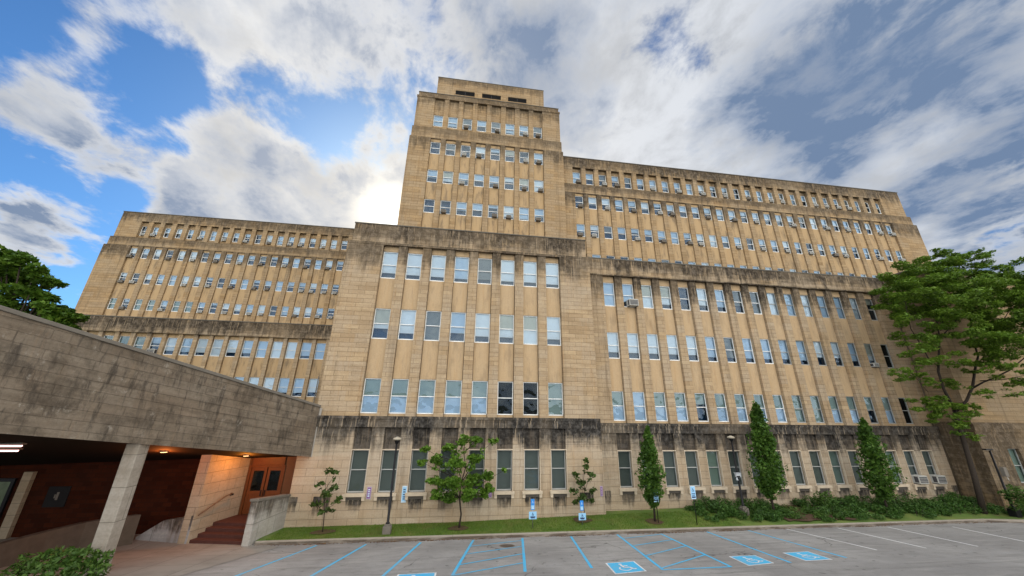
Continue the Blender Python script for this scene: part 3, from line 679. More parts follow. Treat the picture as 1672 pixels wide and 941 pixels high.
# ------------------------------------------------------------------ trees and shrubs
M['leaf_big'] = leafmat('leaf_locust', (.075,.155,.014), (.17,.27,.03), (.045,.09,.012))
M['leaf_young'] = leafmat('leaf_young', (.065,.155,.014), (.14,.25,.028), (.045,.10,.012))
M['leaf_col'] = leafmat('leaf_columnar', (.035,.095,.012), (.09,.175,.022), (.02,.05,.008))
M['leaf_mag'] = leafmat('leaf_glossy', (.035,.075,.014), (.08,.13,.025), (.03,.055,.013))
M['leaf_far'] = leafmat('leaf_far', (.05,.12,.012), (.13,.22,.025), (.03,.07,.01))
M['leaf_juniper'] = leafmat('leaf_juniper', (.032,.09,.016), (.075,.155,.026), (.024,.055,.012))
M['leaf_shrub'] = leafmat('leaf_shrub', (.035,.085,.014), (.09,.17,.028), (.025,.055,.012))
def ball(n, c, rx, ry, rz, core=.35):
    d = RNG.normal(size=(n, 3)); d /= np.linalg.norm(d, axis=1)[:, None]
    r = (core+(1-core)*RNG.random(n))**.6
    return np.asarray(c)+d*r[:, None]*np.array([rx, ry, rz])
def mulch(x, y, r=.55):
    b = MB(); z = lz(x, y)
    ring = [(x+r*(1+.2*random.uniform(-1,1))*math.cos(a), y+r*.8*math.sin(a)) for a in [k*math.pi/8 for k in range(16)]]
    b.face([(p[0], p[1], lz(*p)+.035) for p in ring]); 
    o = b.build('mulch', M['mulch']); tag(o, kind='stuff'); return o

def make_tree(name, base, label, cat, trunk, clumps, mat, lsize, group=None, narrow=.55, up=.3):
    """trunk: list of (points, radii); clumps: list of (centre, rx, ry, rz, n)"""
    t_ = thing(name, base, label, cat, group); B = Vector(base)
    b = MB()
    for pts, rad in trunk: b.tube(pts, rad, 8)
    b.build('trunk', M['bark'], t_, base, smooth=True)
    pts = np.concatenate([ball(n, c, rx, ry, rz) for c, rx, ry, rz, n in clumps])
    link_mesh('crown', leaf_mesh('crown', pts-np.array(B), lsize, mat, up, narrow), t_)
    return t_
def wob(p, q, n, a):
    p, q = Vector(p), Vector(q); L = (q-p).length
    return [p.lerp(q, k/n)+Vector((random.uniform(-a, a), random.uniform(-a, a), 0))*L*(0 if k in (0, n) else 1) for k in range(n+1)]
# three young trees on the lawn
def young(px_b, py_b, Y, label, tips, n, ls, mat, r=.035, spread=(.22, .22, .16)):
    base = at(px_b, py_b, Y); base.z = lz(base.x, base.y); tr = []; cl = []
    fork = None
    for k, (px, py, dy, rr, nn) in enumerate(tips):
        tip = at(px, py, Y+dy)
        if k == 0: path = wob(base-Vector((0, 0, .1)), tip, 6, .03); tr.append((path, [r*(1-.8*j/6) for j in range(7)])); lead = path
        else:
            h = max(.28, min(.9, (tip.z-base.z)/(lead[-1].z-base.z)-.22)); o = lead[0].lerp(lead[-1], h); j = min(range(7), key=lambda q: abs(lead[q].z-o.z)); o = lead[j]
            tr.append((wob(o, tip, 3, .06), [r*.5, r*.4, r*.25, r*.12]))
        cl += [(tip+Vector((random.uniform(-.6,.6)*rr, random.uniform(-.6,.6)*rr, random.uniform(-.45,.45)*rr)), rr*.72, rr*.72, rr*.34, int(nn*.42)) for _ in range(4)]
        q = tr[-1][0]
        for u in range(len(q)//2, len(q)): cl.append((q[u], rr*.75, rr*.75, rr*.6, max(2, nn//3))) if k else None
    mulch(base.x, base.y)
    return make_tree('young_tree', base, label, 'tree', tr, cl, mat, ls, 'young trees on the lawn strip')
young(527, 868, 22.3, 'thin sapling with sparse big leaves nearest the stone entrance steps',
      [(537,768,0,.22,26),(548,772,.1,.2,20),(522,790,-.2,.22,26),(545,795,.2,.25,30),(515,822,.1,.25,24),(552,815,-.2,.22,24),(533,808,0,.28,34),(540,833,.1,.2,16),(525,835,-.1,.18,14)], 0, .095, M['leaf_mag'], .03)
cl = [(755,722,0,.35,90),(735,730,.3,.4,110),(778,718,-.2,.35,90),(805,722,.1,.26,50),(697,735,-.1,.3,70),(715,752,.4,.4,120),(745,752,-.3,.5,170),(775,750,.2,.45,150),(690,755,0,.25,50),
      (712,785,.1,.45,170),(740,790,-.4,.5,220),(770,785,.3,.5,220),(795,775,-.1,.38,130),(800,795,.1,.3,90),(710,808,-.1,.33,110),(735,812,.2,.4,150),(765,808,-.3,.42,170),(790,806,.2,.3,90),(824,768,.0,.14,16)]
young(749, 864, 22.25, 'broad bushy young tree with layered green leaves in the middle of the lawn', [(px_, py_, dy_, r_, int(n_*1.5)) for px_, py_, dy_, r_, n_ in [(760,716,0,.3,60)]+cl], 0, .085, M['leaf_young'], .055)
young(950, 849, 22.7, 'small dark upright tree behind a blue parking sign post', [(955,752,0,.2,30),(940,775,.1,.25,45),(965,775,-.1,.25,45),(950,788,.1,.3,60),(936,800,0,.22,35),(968,800,.1,.24,40),(952,812,-.1,.28,55),(940,820,.1,.2,25),(966,818,-.1,.2,25),(958,762,.1,.22,35)], 0, .09, M['leaf_mag'], .03)

def columnar(px, py_b, Y, px_t, py_t, wpx, label, n):
    base = at(px, py_b, Y); base.z = lz(base.x, base.y); top = at(px_t, py_t, Y); H = top.z-base.z
    w = wpx/2/FPX*(base-cam.location).dot(fw); ax = Vector((top.x, top.y, top.z))-base
    tr = [(wob(base-Vector((0, 0, .1)), base+ax*.9, 5, .01), [.07, .06, .05, .04, .025, .01])]; cl = []
    for k in range(34):
        f = .17+.82*(k+.5)/34; prof = (min(1, (f-.1)/.3)**.7)*(1 if f < .45 else max(.02, (1-f)/.55)**.75)
        for j in range(5):
            a = random.uniform(0, 6.28); rr = w*prof*random.uniform(.2, .92)
            c = base+ax*f+Vector((math.cos(a)*rr, math.sin(a)*rr, random.uniform(-.1, .1))); s = w*random.uniform(.22, .42)*(prof+.25)
            cl.append((c, s, s, s*1.4, n//85))
        if k % 4 == 1:
            a = random.uniform(0, 6.28); c2_ = base+ax*f+Vector((math.cos(a)*w*prof*1.12, math.sin(a)*w*prof*1.12, .12)); cl.append((c2_, .11, .11, .2, 14))
        if k % 3 == 0: tr.append(([base+ax*max(.08, f-.15), c], [.025, .008]))
    mulch(base.x, base.y, .5)
    return make_tree('columnar_tree', base, label, 'tree', tr, cl, M['leaf_col'], .088, 'narrow columnar trees along the wall')
columnar(1069, 849, 22.1, 1057, 699, 44, 'narrow columnar tree at the grass end, behind a parking sign', 3200)
columnar(1262, 828, 22.3, 1233, 658, 50, 'tallest columnar tree, growing out of the dark ground cover beside the lamp post', 4600)
columnar(1448, 826, 22.2, 1410, 686, 50, 'dark columnar tree farthest along the wall, near the ground floor air conditioners', 3800)

# the big spreading tree at the inner corner
YB = 21.9
base = at(1602, 826, YB); base.z = .4
def A(px, py, dy=0): return at(px, py, YB+dy)
trk = [([base-Vector((0,0,.2)), A(1590,775), A(1578,735), A(1566,695), A(1558,668)], [.34,.30,.27,.25,.22]),
       ([A(1560,672), A(1541,636,-.3), A(1532,607,-.5), A(1534,553,-.7), A(1528,512,-.8), A(1520,470,-1)], [.2,.16,.14,.11,.08,.04]),
       ([A(1560,672), A(1578,655,-.2), A(1588,632,-.4), A(1592,604,-.5), A(1597,582,-.6), A(1586,543,-.8), A(1584,500,-1), A(1592,450,-1.2)], [.2,.17,.16,.14,.12,.1,.07,.03]),
       ([A(1588,634,-.4), A(1606,624,-.9), A(1624,617,-1.2), A(1648,605,-1.8), A(1676,582,-2.3), A(1710,560,-2.6)], [.13,.11,.1,.09,.07,.04]),
       ([A(1600,622,-.7), A(1640,620,-1.8), A(1680,612,-2.5)], [.07,.05,.03]),
       ([A(1533,600,-.5), A(1516,585,-.9), A(1503,562,-1.2), A(1487,537,-1.5), A(1477,489,-1.8)], [.09,.08,.07,.05,.03]),
       ([A(1534,553,-.7), A(1556,530,-1.2), A(1575,505,-1.6), A(1610,480,-2)], [.08,.06,.05,.03]),
       ([A(1592,565,-.7), A(1615,540,-1.5), A(1640,520,-2.2), A(1665,480,-2.6)], [.08,.06,.05,.02]),
       ([A(1528,512,-.8), A(1505,480,-1.4), A(1490,455,-1.8)], [.05,.04,.02]), ([A(1536,540,-.7), A(1548,490,-.6), A(1556,440,-.4)], [.06,.05,.02]),
       ([A(1541,640,-.3), A(1515,640,-.8), A(1490,610,-1.2), A(1470,612,-1.5)], [.04,.03,.02,.01]), ([A(1560,690), A(1540,668,-.4), A(1512,668,-.7)], [.05,.03,.02])]
cl = []
for px, py, dy, r, n in [(1655,600,-2.6,.8,200),(1672,620,-2.8,.7,150),(1632,575,-2.2,.8,200),(1610,560,-1.6,.8,200),(1585,600,-.8,.5,80),(1545,625,-.4,.6,110),(1580,690,-.3,.5,90),(1560,700,-.6,.5,80),(1660,455,-3,1.2,500),(1680,505,-3.2,1.3,500),(1690,545,-3.4,1.2,400),(1650,500,-1.5,1.2,500),(1625,465,-1.4,1.1,400),(1560,480,-2.4,1.1,400),(1590,500,-1.6,1.2,400),(1520,500,-1.4,1.0,350),(1630,540,-1.8,1.0,350),(1460,485,-1.3,.9,250),(1505,440,-.8,.9,260),(1570,420,-1,.7,160),(1640,440,-2.6,.8,200),(1535,412,-1,.45,60),(1600,415,-1.6,.45,60),(1452,462,-1.5,.9,330),(1472,452,-1.2,1.0,420),(1495,442,-1.6,.9,380),(1520,432,-1,1.0,420),(1548,424,-.6,.8,260),(1560,432,-1.4,.9,330),(1590,428,-1.2,.9,300),(1612,440,-1.9,.8,240),
        (1632,458,-2.2,.8,240),(1655,468,-2.6,.7,170),(1480,474,-1.7,1.2,560),(1510,466,-1.2,1.3,640),(1545,462,-1.6,1.3,680),(1578,460,-2,1.4,700),(1608,474,-2.2,1.3,620),(1640,488,-2.6,1.3,620),(1670,490,-3,1.2,520),
        (1470,500,-1.6,.9,300),(1500,500,-1.9,1.1,420),(1538,500,-2.2,1.3,560),(1570,495,-1.2,1.2,560),(1605,508,-2.6,1.3,620),(1640,520,-2.9,1.3,600),(1672,530,-3.2,1.2,500),
        (1478,530,-1.7,.8,230),(1497,552,-1.4,.9,260),(1530,540,-1.6,.9,260),(1562,535,-2.4,.9,250),(1600,545,-2.9,1.0,320),(1632,556,-3,1.1,380),(1662,568,-3.3,1.0,330),
        (1492,580,-1.6,.8,200),(1522,578,-1.9,.7,150),(1548,590,-1.4,.7,120),(1612,580,-2,.8,180),(1646,592,-3,.8,200),(1470,612,-1.5,.55,110),(1490,610,-1.2,.5,80),(1510,622,-.9,.45,60),
        (1515,660,-.8,.7,190),(1538,668,-.5,.7,200),(1555,655,-.6,.7,200),(1572,668,-.3,.6,140),(1530,684,-.6,.45,80),(1582,712,-.1,.4,50),(1600,640,-1.4,.5,70),(1660,640,-2.5,.4,40),(1652,540,-2,1.0,260)]:
    c = A(px, py, dy)
    for _ in range(7):
        o = Vector((random.uniform(-r, r), random.uniform(-r, r)*1.2, random.uniform(-.75, .75)*r))*.95
        cl.append((c+o, r*.52, r*.52, r*.22, int(n*3.4/7)))
trk = [(p_, [q_*.5 for q_ in r_]) for p_, r_ in trk]
make_tree('broadleaf_tree', base, 'large spreading leafy tree with dark forked trunk at the building corner', 'tree', trk, cl, M['leaf_big'], .105, narrow=.42, up=.7)

# trees beyond the stone parapet
def far_tree(base, trunk_px, clumps, Y, label, ls):
    B = Vector(base); tr = [([B, at(*trunk_px[0], Y), at(*trunk_px[1], Y)], [.3, .2, .08])]
    cl = []
    for px, py, dy, r, n in clumps:
        c = at(px, py, Y+dy); tr.append(([at(*trunk_px[0], Y), c], [.1, .03]))
        for _ in range(3):
            o = Vector((random.uniform(-r, r), random.uniform(-r, r), random.uniform(-.5, .5)*r))*.7; cl.append((c+o, r*.6, r*.6, r*.42, n//3))
    make_tree('leafy_tree', base, label, 'tree', tr, cl, M['leaf_far'], ls, 'trees beyond the stone parapet', up=.6)
far_tree((-33.5, 30, 0), [(8, 560), (15, 470)], [(-30,440,0,1.6,500),(-10,425,1,1.4,480),(12,420,0,1.1,420),(35,424,-.5,1.0,330),(2,452,0,1.5,560),(30,450,.6,1.3,480),(58,446,0,.8,240),(70,462,0,1.0,300),(92,462,.3,.5,110),
        (20,480,0,1.5,560),(48,482,-.6,1.1,380),(75,484,0,.7,160),(5,510,0,1.6,560),(40,508,.5,1.3,460),(66,505,0,.9,280),(-30,490,0,2,500),(25,540,0,1.6,400),(62,530,0,1.1,260)], 30, 'taller dark green tree rising over the sloping stone parapet', .2)
far_tree((-29.0, 31.5, 0), [(108, 570), (108, 530)], [(95,514,0,.9,320),(112,508,.3,.7,260),(122,520,0,.7,240),(104,528,.3,1.0,340),(84,522,0,.9,260),(124,534,0,.6,160),(110,548,0,1,240)], 31.5, 'low round green tree peeking over the parapet beside the set-back wing', .19)

# ground cover and shrubs along the lower wing
def hedge(x0, x1, y0, y1, h, n, label, name='hedge'):
    t_ = thing(name, ((x0+x1)/2, (y0+y1)/2, lz((x0+x1)/2, 22)), label, 'hedge', 'dark green ground cover along the wall'); B = np.array(t_.location)
    k = max(8, int((x1-x0)*9)); pts = []
    for _ in range(k):
        x = random.uniform(x0, x1); y = random.uniform(y0, y1); e = min(1, .35+min(x-x0, x1-x)/1.2); f = (y-y0)/(y1-y0)
        hh = h*(.45+.55*min(1, f*1.6+.2))*e*random.uniform(.75, 1.12); r = random.uniform(.3, .55)
        pts.append(ball(n//k, (x, y, lz(x, y)+hh*.5), r, r*.8, hh*.55, .3))
    link_mesh('foliage', leaf_mesh('foliage', np.concatenate(pts)-B, .065, M['leaf_juniper'], .5, .38), t_)
    b = MB()
    for _ in range(int((x1-x0)*2.5)):
        x = random.uniform(x0+.2, x1-.2); y = random.uniform(y0+.2, y1); z = lz(x, y)
        b.tube([(x, y, z-.05), (x+random.uniform(-.2, .2), y+random.uniform(-.15, .1), z+h*.5), (x+random.uniform(-.35, .35), y-random.uniform(0, .2), z+h*.8)], [.02, .014, .006], 5)
    b.build('stems', M['bark'], t_, tuple(t_.location)); return t_
hedge(14.7, 20.6, 21.75, 23.9, .62, 13000, 'rounded clump of dark ground cover where the grass strip ends')
hedge(22.2, 36.3, 21.45, 23.9, .60, 26000, 'long dark green hedge from the tallest columnar tree to the corner')
hedge(36.2, 45.5, 19.6, 21.95, .75, 11000, 'dark green hedge in the bed where the kerb turns')
pts = np.concatenate([ball(46, (random.uniform(19.8, 23.4), random.uniform(21.5, 23.9), lz(21, 22.5)+random.uniform(.02, .25)), .28, .25, .16) for _ in range(70)])
link = link_mesh('ground_cover', leaf_mesh('ground_cover', pts, .05, M['leaf_shrub'], .5, .45)); tag(link, 'thin patchy ground cover with bare brown soil showing', 'ground cover', kind='stuff')
b = MB(); pth = [(19.6+k*.42, 21.45+.12*math.sin(k*1.7), .0) for k in range(12)]
for p, q in zip(pth[:-1], pth[1:]): b.face([(p[0], p[1], lz(p[0], 22)-.02+.03), (q[0], q[1], lz(q[0], 22)+.01), (q[0], 24, lz(q[0], 24)+.03), (p[0], 24, lz(p[0], 24)+.03)])
tag(b.build('soil', M['mulch']), kind='structure')
base = at(1352, 838, 22.6); base.z = lz(base.x, base.y)
make_tree('shrub', base, 'taller bright shoot of shrub standing up from the ground cover gap', 'shrub', [([base, base+Vector((0,0,.9))], [.02,.008])], [(base+Vector((random.uniform(-.35,.35), random.uniform(-.3,.3), random.uniform(.2,1.1))), .25, .25, .3, 60) for _ in range(12)], M['leaf_shrub'], .06)
base = at(1668, 836, 20.9); base.z = .5
make_tree('shrub', base, 'round green shrub at the foot of the last lamp post', 'shrub', [([base, base+Vector((0,0,.9))], [.02,.008])], [(base+Vector((random.uniform(-.5,.5), random.uniform(-.3,.3), random.uniform(.3,1.3))), .3, .3, .3, 70) for _ in range(14)], M['leaf_shrub'], .07)

# ------------------------------------------------------------------ lamp posts
def lamp(base, H, label, head='globe', extra=None):
    t_ = thing('lamp_post', base, label, 'lamp post', 'black lamp posts along the wall'); x, y, z = base
    b = MB(); b.prism([(x+a*.2, y+c*.2) for a, c in ((-1,-1),(1,-1),(1,1),(-1,1))], z-.1, z+.36)
    b.box(x-.13, x+.13, y-.13, y+.13, z+.36, z+.44); b.build('base', M['concrete_dark'] if head == 'globe' else M['black_metal'], t_, base, bevel=.02)
    b = MB(); b.tube([(x, y, z+.44), (x, y, z+.5), (x, y, z+.52), (x, y, z+H-.42)], [.1, .1, .065, .05], 12); b.build('pole', M['black_metal'], t_, base, smooth=True)
    b = MB(); zt = z+H
    if head == 'globe':
        b.tube([(x, y, zt-.45), (x, y, zt-.36), (x, y, zt-.30), (x, y, zt-.22), (x, y, zt-.14)], [.05, .05, .09, .14, .15], 16, 0)
        b.tube([(x, y, zt-.14), (x, y, zt-.09), (x, y, zt-.03), (x, y, zt+.02)], [.21, .24, .17, .03], 18, 1)
    else:
        b.box(x-.42, x+.18, y-.1, y+.1, zt-.5, zt-.42, 0); b.box(x-.38, x-.1, y-.08, y+.08, zt-.515, zt-.501, 1)
    b.build('lamp_head', [M['black_metal'], M['lamp_glass']], t_, base, smooth=False)
    return t_
p = at(631.5, 869, 21.75); p.z = lz(p.x, p.y); tp = at(648, 714, 21.75)
lamp(tuple(p), tp.z-p.z, 'black lamp post with round cap beside the broad bushy young tree')
p2 = at(1213, 824, 22.75); p2.z = lz(p2.x, p2.y); tp = at(1200, 712, 22.75)
lamp(tuple(p2), tp.z-p2.z, 'black lamp post carrying a white camera, beside the tallest columnar tree')
p3 = at(1656, 836, 21.2); p3.z = .3; tp = at(1623, 722, 21.2)
lamp(tuple(p3), tp.z-p3.z, 'dark lamp post with flat head near the projecting end wing', 'flat')
c = at(1206, 776, 22.6)
t_ = thing('security_camera', tuple(c), 'white security camera box fixed to the middle lamp post', 'camera')
b = MB(); b.box(c.x-.26, c.x+.06, c.y-.12, c.y+.02, c.z-.1, c.z+.12, 0); b.box(c.x-.25, c.x+.0, c.y-.13, c.y-.12, c.z-.09, c.z-.02, 1); b.box(c.x-.3, c.x+.08, c.y-.18, c.y+.04, c.z+.12, c.z+.14, 0); b.build('housing', [M['grey_pale'], M['black_metal']], t_, tuple(c), bevel=.015)
b = MB(); b.tube([(c.x-.2, c.y-.06, c.z-.1), (c.x-.24, c.y-.1, c.z-.2), (c.x-.3, c.y-.2, c.z-.24)], [.03, .05, .06], 10); b.build('lens', M['grey_pale'], t_, tuple(c), smooth=True)
c = at(1638, 770, 21.0)
t_ = thing('utility_box', tuple(c), 'pale metal utility box strapped to the last lamp post', 'box')
b = MB(); b.box(c.x-.05, c.x+.22, c.y-.1, c.y+.12, c.z-.3, c.z+.25); b.build('housing', M['concrete_dark'], t_, tuple(c), bevel=.02)
b = MB(); b.tube([(c.x+.1, c.y-.02, c.z-.3), (c.x+.14, c.y-.02, c.z-.5), (c.x+.22, c.y, c.z-.55)], .03, 8); b.build('conduit', M['concrete'], t_, tuple(c), smooth=True)

# ------------------------------------------------------------------ signs
def plate(b, x, y, z0, z1, w, mi): b.box(x-w/2, x+w/2, y-.008, y+.008, z0, z1, mi)
def marks(b, x, y, z0, z1, w, mi, rows):
    for k, (f, ww, h) in enumerate(rows):
        zc = z0+(z1-z0)*f; b.box(x-w*ww/2, x+w*ww/2, y-.014, y-.009, zc-h/2, zc+h/2, mi)
def wheelchair(b, x, y, z, s, mi):
    def st(p, q, w=.07):
        d = Vector((q[0]-p[0], q[1]-p[1])).normalized(); n_ = Vector((-d.y, d.x))*w*s
        b.face([(x+(a.x)*s, y, z+(a.y)*s) for a in (Vector(p)-n_/s, Vector(q)-n_/s, Vector(q)+n_/s, Vector(p)+n_/s)], mi)
    b.face([(x+(-.08+.11*math.cos(k))*s, y, z+(.42+.11*math.sin(k))*s) for k in [j*math.pi/6 for j in range(12)]], mi)
    st((-.08,.3),(-.05,-.05)); st((-.05,.12),(.2,.12)); st((-.05,-.05),(.2,-.05)); st((.2,-.05),(.32,-.38))
    pts = [(-.05+.28*math.cos(a), -.2+.28*math.sin(a)) for a in [R(q) for q in range(110, 340, 28)]]
    for p, q in zip(pts[:-1], pts[1:]): st(p, q, .05)
def post_sign(px, py, Y, tops, label):
    p = at(px, py, Y); p.z = lz(p.x, p.y); base = tuple(p); x, y, z = base
    t_ = thing('parking_sign', base, label, 'sign', 'parking signs on posts'); H = at(*tops['top'], Y).z
    b = MB(); b.tube([(x, y+.03, z-.1), (x, y+.03, H-.05)], .024, 8); b.build('post', M['grey_metal'] if 'low' in tops else M['black_metal'], t_, base, smooth=True)
    zb = at(*tops['bot'], Y).z; w = tops['w']; b = MB(); plate(b, x, y, zb, H, w, 0)
    if 'low' in tops:      # narrow blue plate with white figure
        b.box(x-w*.42, x+w*.42, y-.014, y-.009, zb+.04, zb+(H-zb)*.42, 1); wheelchair(b, x, y-.012, H-(H-zb)*.28, w*.55, 2); marks(b, x, y-.006, zb, H, w, 2, [(.14,.6,.03),(.26,.5,.03)])
        b.build('sign_panel', [M['sign_blue'], M['sign_pale'], M['sign_white']], t_, base)
        (lz0, lz1) = (at(px, tops['low'][1], Y).z, at(px, tops['low'][0], Y).z); b = MB(); lw = .42; plate(b, x, y-.004, lz0, lz1, lw, 0)
        wheelchair(b, x, y-.02, lz0+(lz1-lz0)*.66, .15, 1); marks(b, x, y-.004, lz0, lz1, lw, 1, [(.30,.66,.05),(.17,.5,.03)])
        b.build('sign_panel', [M['sign_pale'], M['sign_navy']], t_, base)
    else:
        b.box(x-w*.44, x+w*.44, y-.014, y-.009, zb+.03, H-.03, 1); wheelchair(b, x, y-.016, H-(H-zb)*.3, w*.6, 2); marks(b, x, y-.006, zb, H, w, 2, [(.42,.7,.035),(.30,.6,.035),(.15,.75,.07)])
        b.build('sign_panel', [M['sign_white'], M['sign_pale'], M['sign_navy']], t_, base)
post_sign(870, 862, 21.75, dict(top=(869,815), bot=(869,833), w=.2, low=(835.5, 848)), 'two-plate blue parking sign on a short post, standing alone on the grass')
post_sign(951, 850, 22.0, dict(top=(949,817.5), bot=(949,834), w=.2, low=(838, 849.5)), 'two-plate blue parking sign in front of the small dark upright tree')
post_sign(1075, 848, 21.85, dict(top=(1071,799), bot=(1073,820), w=.3), 'tall blue and white parking sign in front of the columnar tree')
post_sign(1138, 850, 21.5, dict(top=(1132,794), bot=(1135,815), w=.3), 'tall blue and white parking sign between the columnar tree and the ground cover')
def wall_sign(px, py, h, w, mats, label, face=23.46, slant=0):
    c = at(px, py, face); c.y = face; base = tuple(c); x, y, z = base
    t_ = thing('wall_sign', base, label, 'sign', 'small signs fixed on the stone wall')
    b = MB(); b.box(x-w/2, x+w/2, y-.03, y-.002, z-h/2, z+h/2); b.build('backing', M[mats[0]], t_, base, bevel=.006)
    b = MB(); b.box(x-w*.36, x+w*.36, y-.034, y-.0305, z-h*.42, z+h*.42)
    b.build('face', M[mats[1]], t_, base)
    b = MB()
    for k, f in enumerate((.28, .14, -.02, -.16, -.28)): b.box(x-w*.22, x+w*.22, y-.038, y-.0345, z+h*f-.025, z+h*f+.025)
    b.build('lettering', M[mats[2]], t_, base)
wall_sign(602.5, 805, .62, .24, ('sign_lilac','sign_purple','sign_white'), 'narrow purple sign on the pier left of the first black lamp post')
wall_sign(660, 807, .84, .28, ('sign_white','sign_pale','sign_navy'), 'pale blue sign on the wall just right of the first black lamp post')
wall_sign(800.5, 803, .6, .2, ('sign_lilac','sign_purple','sign_lilac'), 'small lilac sign on the pier just right of the broad bushy tree')
wall_sign(982, 802, .55, .16, ('sign_lilac','sign_purple','sign_lilac'), 'small lilac sign at the end corner of the central block')

# ------------------------------------------------------------------ entrance canopy
A0 = Vector((-8.3, 23.42)); D = Vector((-3.7, -7.0)).normalized(); NB = Vector((D.y, -D.x)); NB = NB if NB.x < 0 else -NB   # along the parapet / away from the lot
UL = 7.918
rot = math.atan2(D.y, D.x)
M['fascia'] = stone('parapet_stone', c1=(.225,.175,.128), c2=(.16,.125,.092), c3=(.235,.2,.158), coords='object', row=.33, width=1.25, mottle=.7,
                    mortar=.18, shear=.17, rust=.1, grime=.5, patches=.9, salts=.5, rough_bump=1.0)
M['stone_plain'] = stone('entrance_stone', c1=(.42,.34,.24), c2=(.34,.27,.18), c3=(.38,.33,.26), row=.5, width=1.2, grime=.3, rust=.15)
M['cheek'] = stone('cheek_stone', c1=(.40,.38,.33), c2=(.32,.29,.25), c3=(.42,.41,.39), row=.9, width=1.4, stains=[(2.0, 1.3, .8)], grime=.5, rust=.05)
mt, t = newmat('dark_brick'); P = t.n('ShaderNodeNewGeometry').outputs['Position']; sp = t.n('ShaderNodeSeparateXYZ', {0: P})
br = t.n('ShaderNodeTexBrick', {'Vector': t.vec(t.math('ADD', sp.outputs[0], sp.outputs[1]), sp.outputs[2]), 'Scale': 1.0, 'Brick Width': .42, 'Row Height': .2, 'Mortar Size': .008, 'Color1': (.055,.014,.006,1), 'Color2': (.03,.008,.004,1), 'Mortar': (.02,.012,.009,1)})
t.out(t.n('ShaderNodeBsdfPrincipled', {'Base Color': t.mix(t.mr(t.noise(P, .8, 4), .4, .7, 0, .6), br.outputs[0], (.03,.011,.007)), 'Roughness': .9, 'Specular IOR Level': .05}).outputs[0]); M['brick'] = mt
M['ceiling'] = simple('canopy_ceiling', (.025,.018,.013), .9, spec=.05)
def zt(s): return 6.20+1.75*s/UL if s < 6 else 6.20+1.75*6/UL+(s-6)*1.66/UL
def zb_(s): return 3.53+1.24*s/UL
CAN = thing('entrance_canopy', (A0.x, A0.y, 0), 'stone entrance canopy with sloping weathered parapet over a dark arcade and square pillar', 'canopy')
CAN.rotation_euler = (0, 0, rot)
# local frame: x along the parapet, y away from ... (rotated); build local meshes
sgn = 1 if Vector((-math.sin(rot), math.cos(rot))).dot(NB) > 0 else -1
def can(b, name, mats, bevel=0):
    o = bpy.data.objects.new(name, b.mesh(name, mats if isinstance(mats, list) else [mats])); COL.objects.link(o); o.parent = CAN
    if bevel: bb = o.modifiers.new('edge', 'BEVEL'); bb.width = bevel; bb.segments = 2; bb.limit_method = 'ANGLE'
    return o
def wallseg(b, s0, s1, w0, w1, f0, f1, n, mi=0):
    for k in range(n):
        a, e = s0+(s1-s0)*k/n, s0+(s1-s0)*(k+1)/n
        pl = [(a, w0*sgn), (e, w0*sgn), (e, w1*sgn), (a, w1*sgn)]
        b.prism(pl if sgn > 0 else pl, [f0(a), f0(e), f0(e), f0(a)], [f1(a), f1(e), f1(e), f1(a)], mi)
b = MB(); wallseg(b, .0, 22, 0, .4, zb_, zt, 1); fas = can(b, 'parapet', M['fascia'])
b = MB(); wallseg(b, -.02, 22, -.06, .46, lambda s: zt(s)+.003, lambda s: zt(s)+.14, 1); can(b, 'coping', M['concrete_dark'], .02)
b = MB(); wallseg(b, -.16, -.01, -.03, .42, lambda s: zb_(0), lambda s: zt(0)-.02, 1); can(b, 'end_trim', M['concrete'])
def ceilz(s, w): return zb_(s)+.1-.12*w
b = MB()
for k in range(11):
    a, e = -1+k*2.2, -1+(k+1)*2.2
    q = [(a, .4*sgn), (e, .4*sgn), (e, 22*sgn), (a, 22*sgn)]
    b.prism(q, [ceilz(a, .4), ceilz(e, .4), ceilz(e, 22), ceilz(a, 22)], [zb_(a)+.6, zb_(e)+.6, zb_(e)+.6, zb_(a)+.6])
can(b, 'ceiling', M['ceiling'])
# pillar
cs_ = (Vector((-12.05, 16.55))-A0).dot(D)
PILLAR = True
M['pillar_stone'] = stone('pillar_stone', c1=(.36,.32,.27), c2=(.29,.25,.20), c3=(.38,.35,.31), row=1.1, width=3, mottle=.5, rust=.15, grime=.6)
def canw(b, name, mats, bevel=0):          # a canopy part given in world coordinates
    inv = (Matrix.Translation(CAN.location) @ Matrix.Rotation(rot, 4, 'Z')).inverted()
    b.v = [tuple(inv @ Vector(p)) for p in b.v]; return can(b, name, mats, bevel)
pp_ = A0+D*cs_+NB*.36
b = MB(); b.box(pp_.x-.24, pp_.x+.24, pp_.y-.24, pp_.y+.24, .3, zb_(cs_)+.02); canw(b, 'pillar', M['pillar_stone'], .02)
# brick back wall, stone wall by the steps, door wall
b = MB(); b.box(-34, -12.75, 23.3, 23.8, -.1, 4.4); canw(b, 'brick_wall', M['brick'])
b = MB(); b.prism([(-12.9, 21.62), (-12.42, 21.6), (-11.72, 24.0), (-12.3, 24.3)], -.1, 4.3); canw(b, 'stone_wall', M['stone_plain'])
b = MB(); b.box(-12.2, -11.62, 24.0, 24.4, -.1, 4.4); b.box(-9.75, -8.0, 24.0, 24.4, -.1, 4.4); b.box(-11.62, -9.75, 24.05, 24.4, 3.05, 4.4); b.box(-11.62,-9.75,24.25,24.4,.6,3.05)
canw(b, 'door_wall', [M['wood_dark']])
b = MB(); b.box(-11.62, -11.54, 23.94, 24.2, .62, 3.05); b.box(-9.83, -9.75, 23.94, 24.2, .62, 3.05); b.box(-11.54, -9.83, 23.94, 24.2, 2.95, 3.05); b.box(-11.54, -9.83, 23.97, 24.2, 3.052, 3.9)
canw(b, 'door_frame', M['wood'], .008)
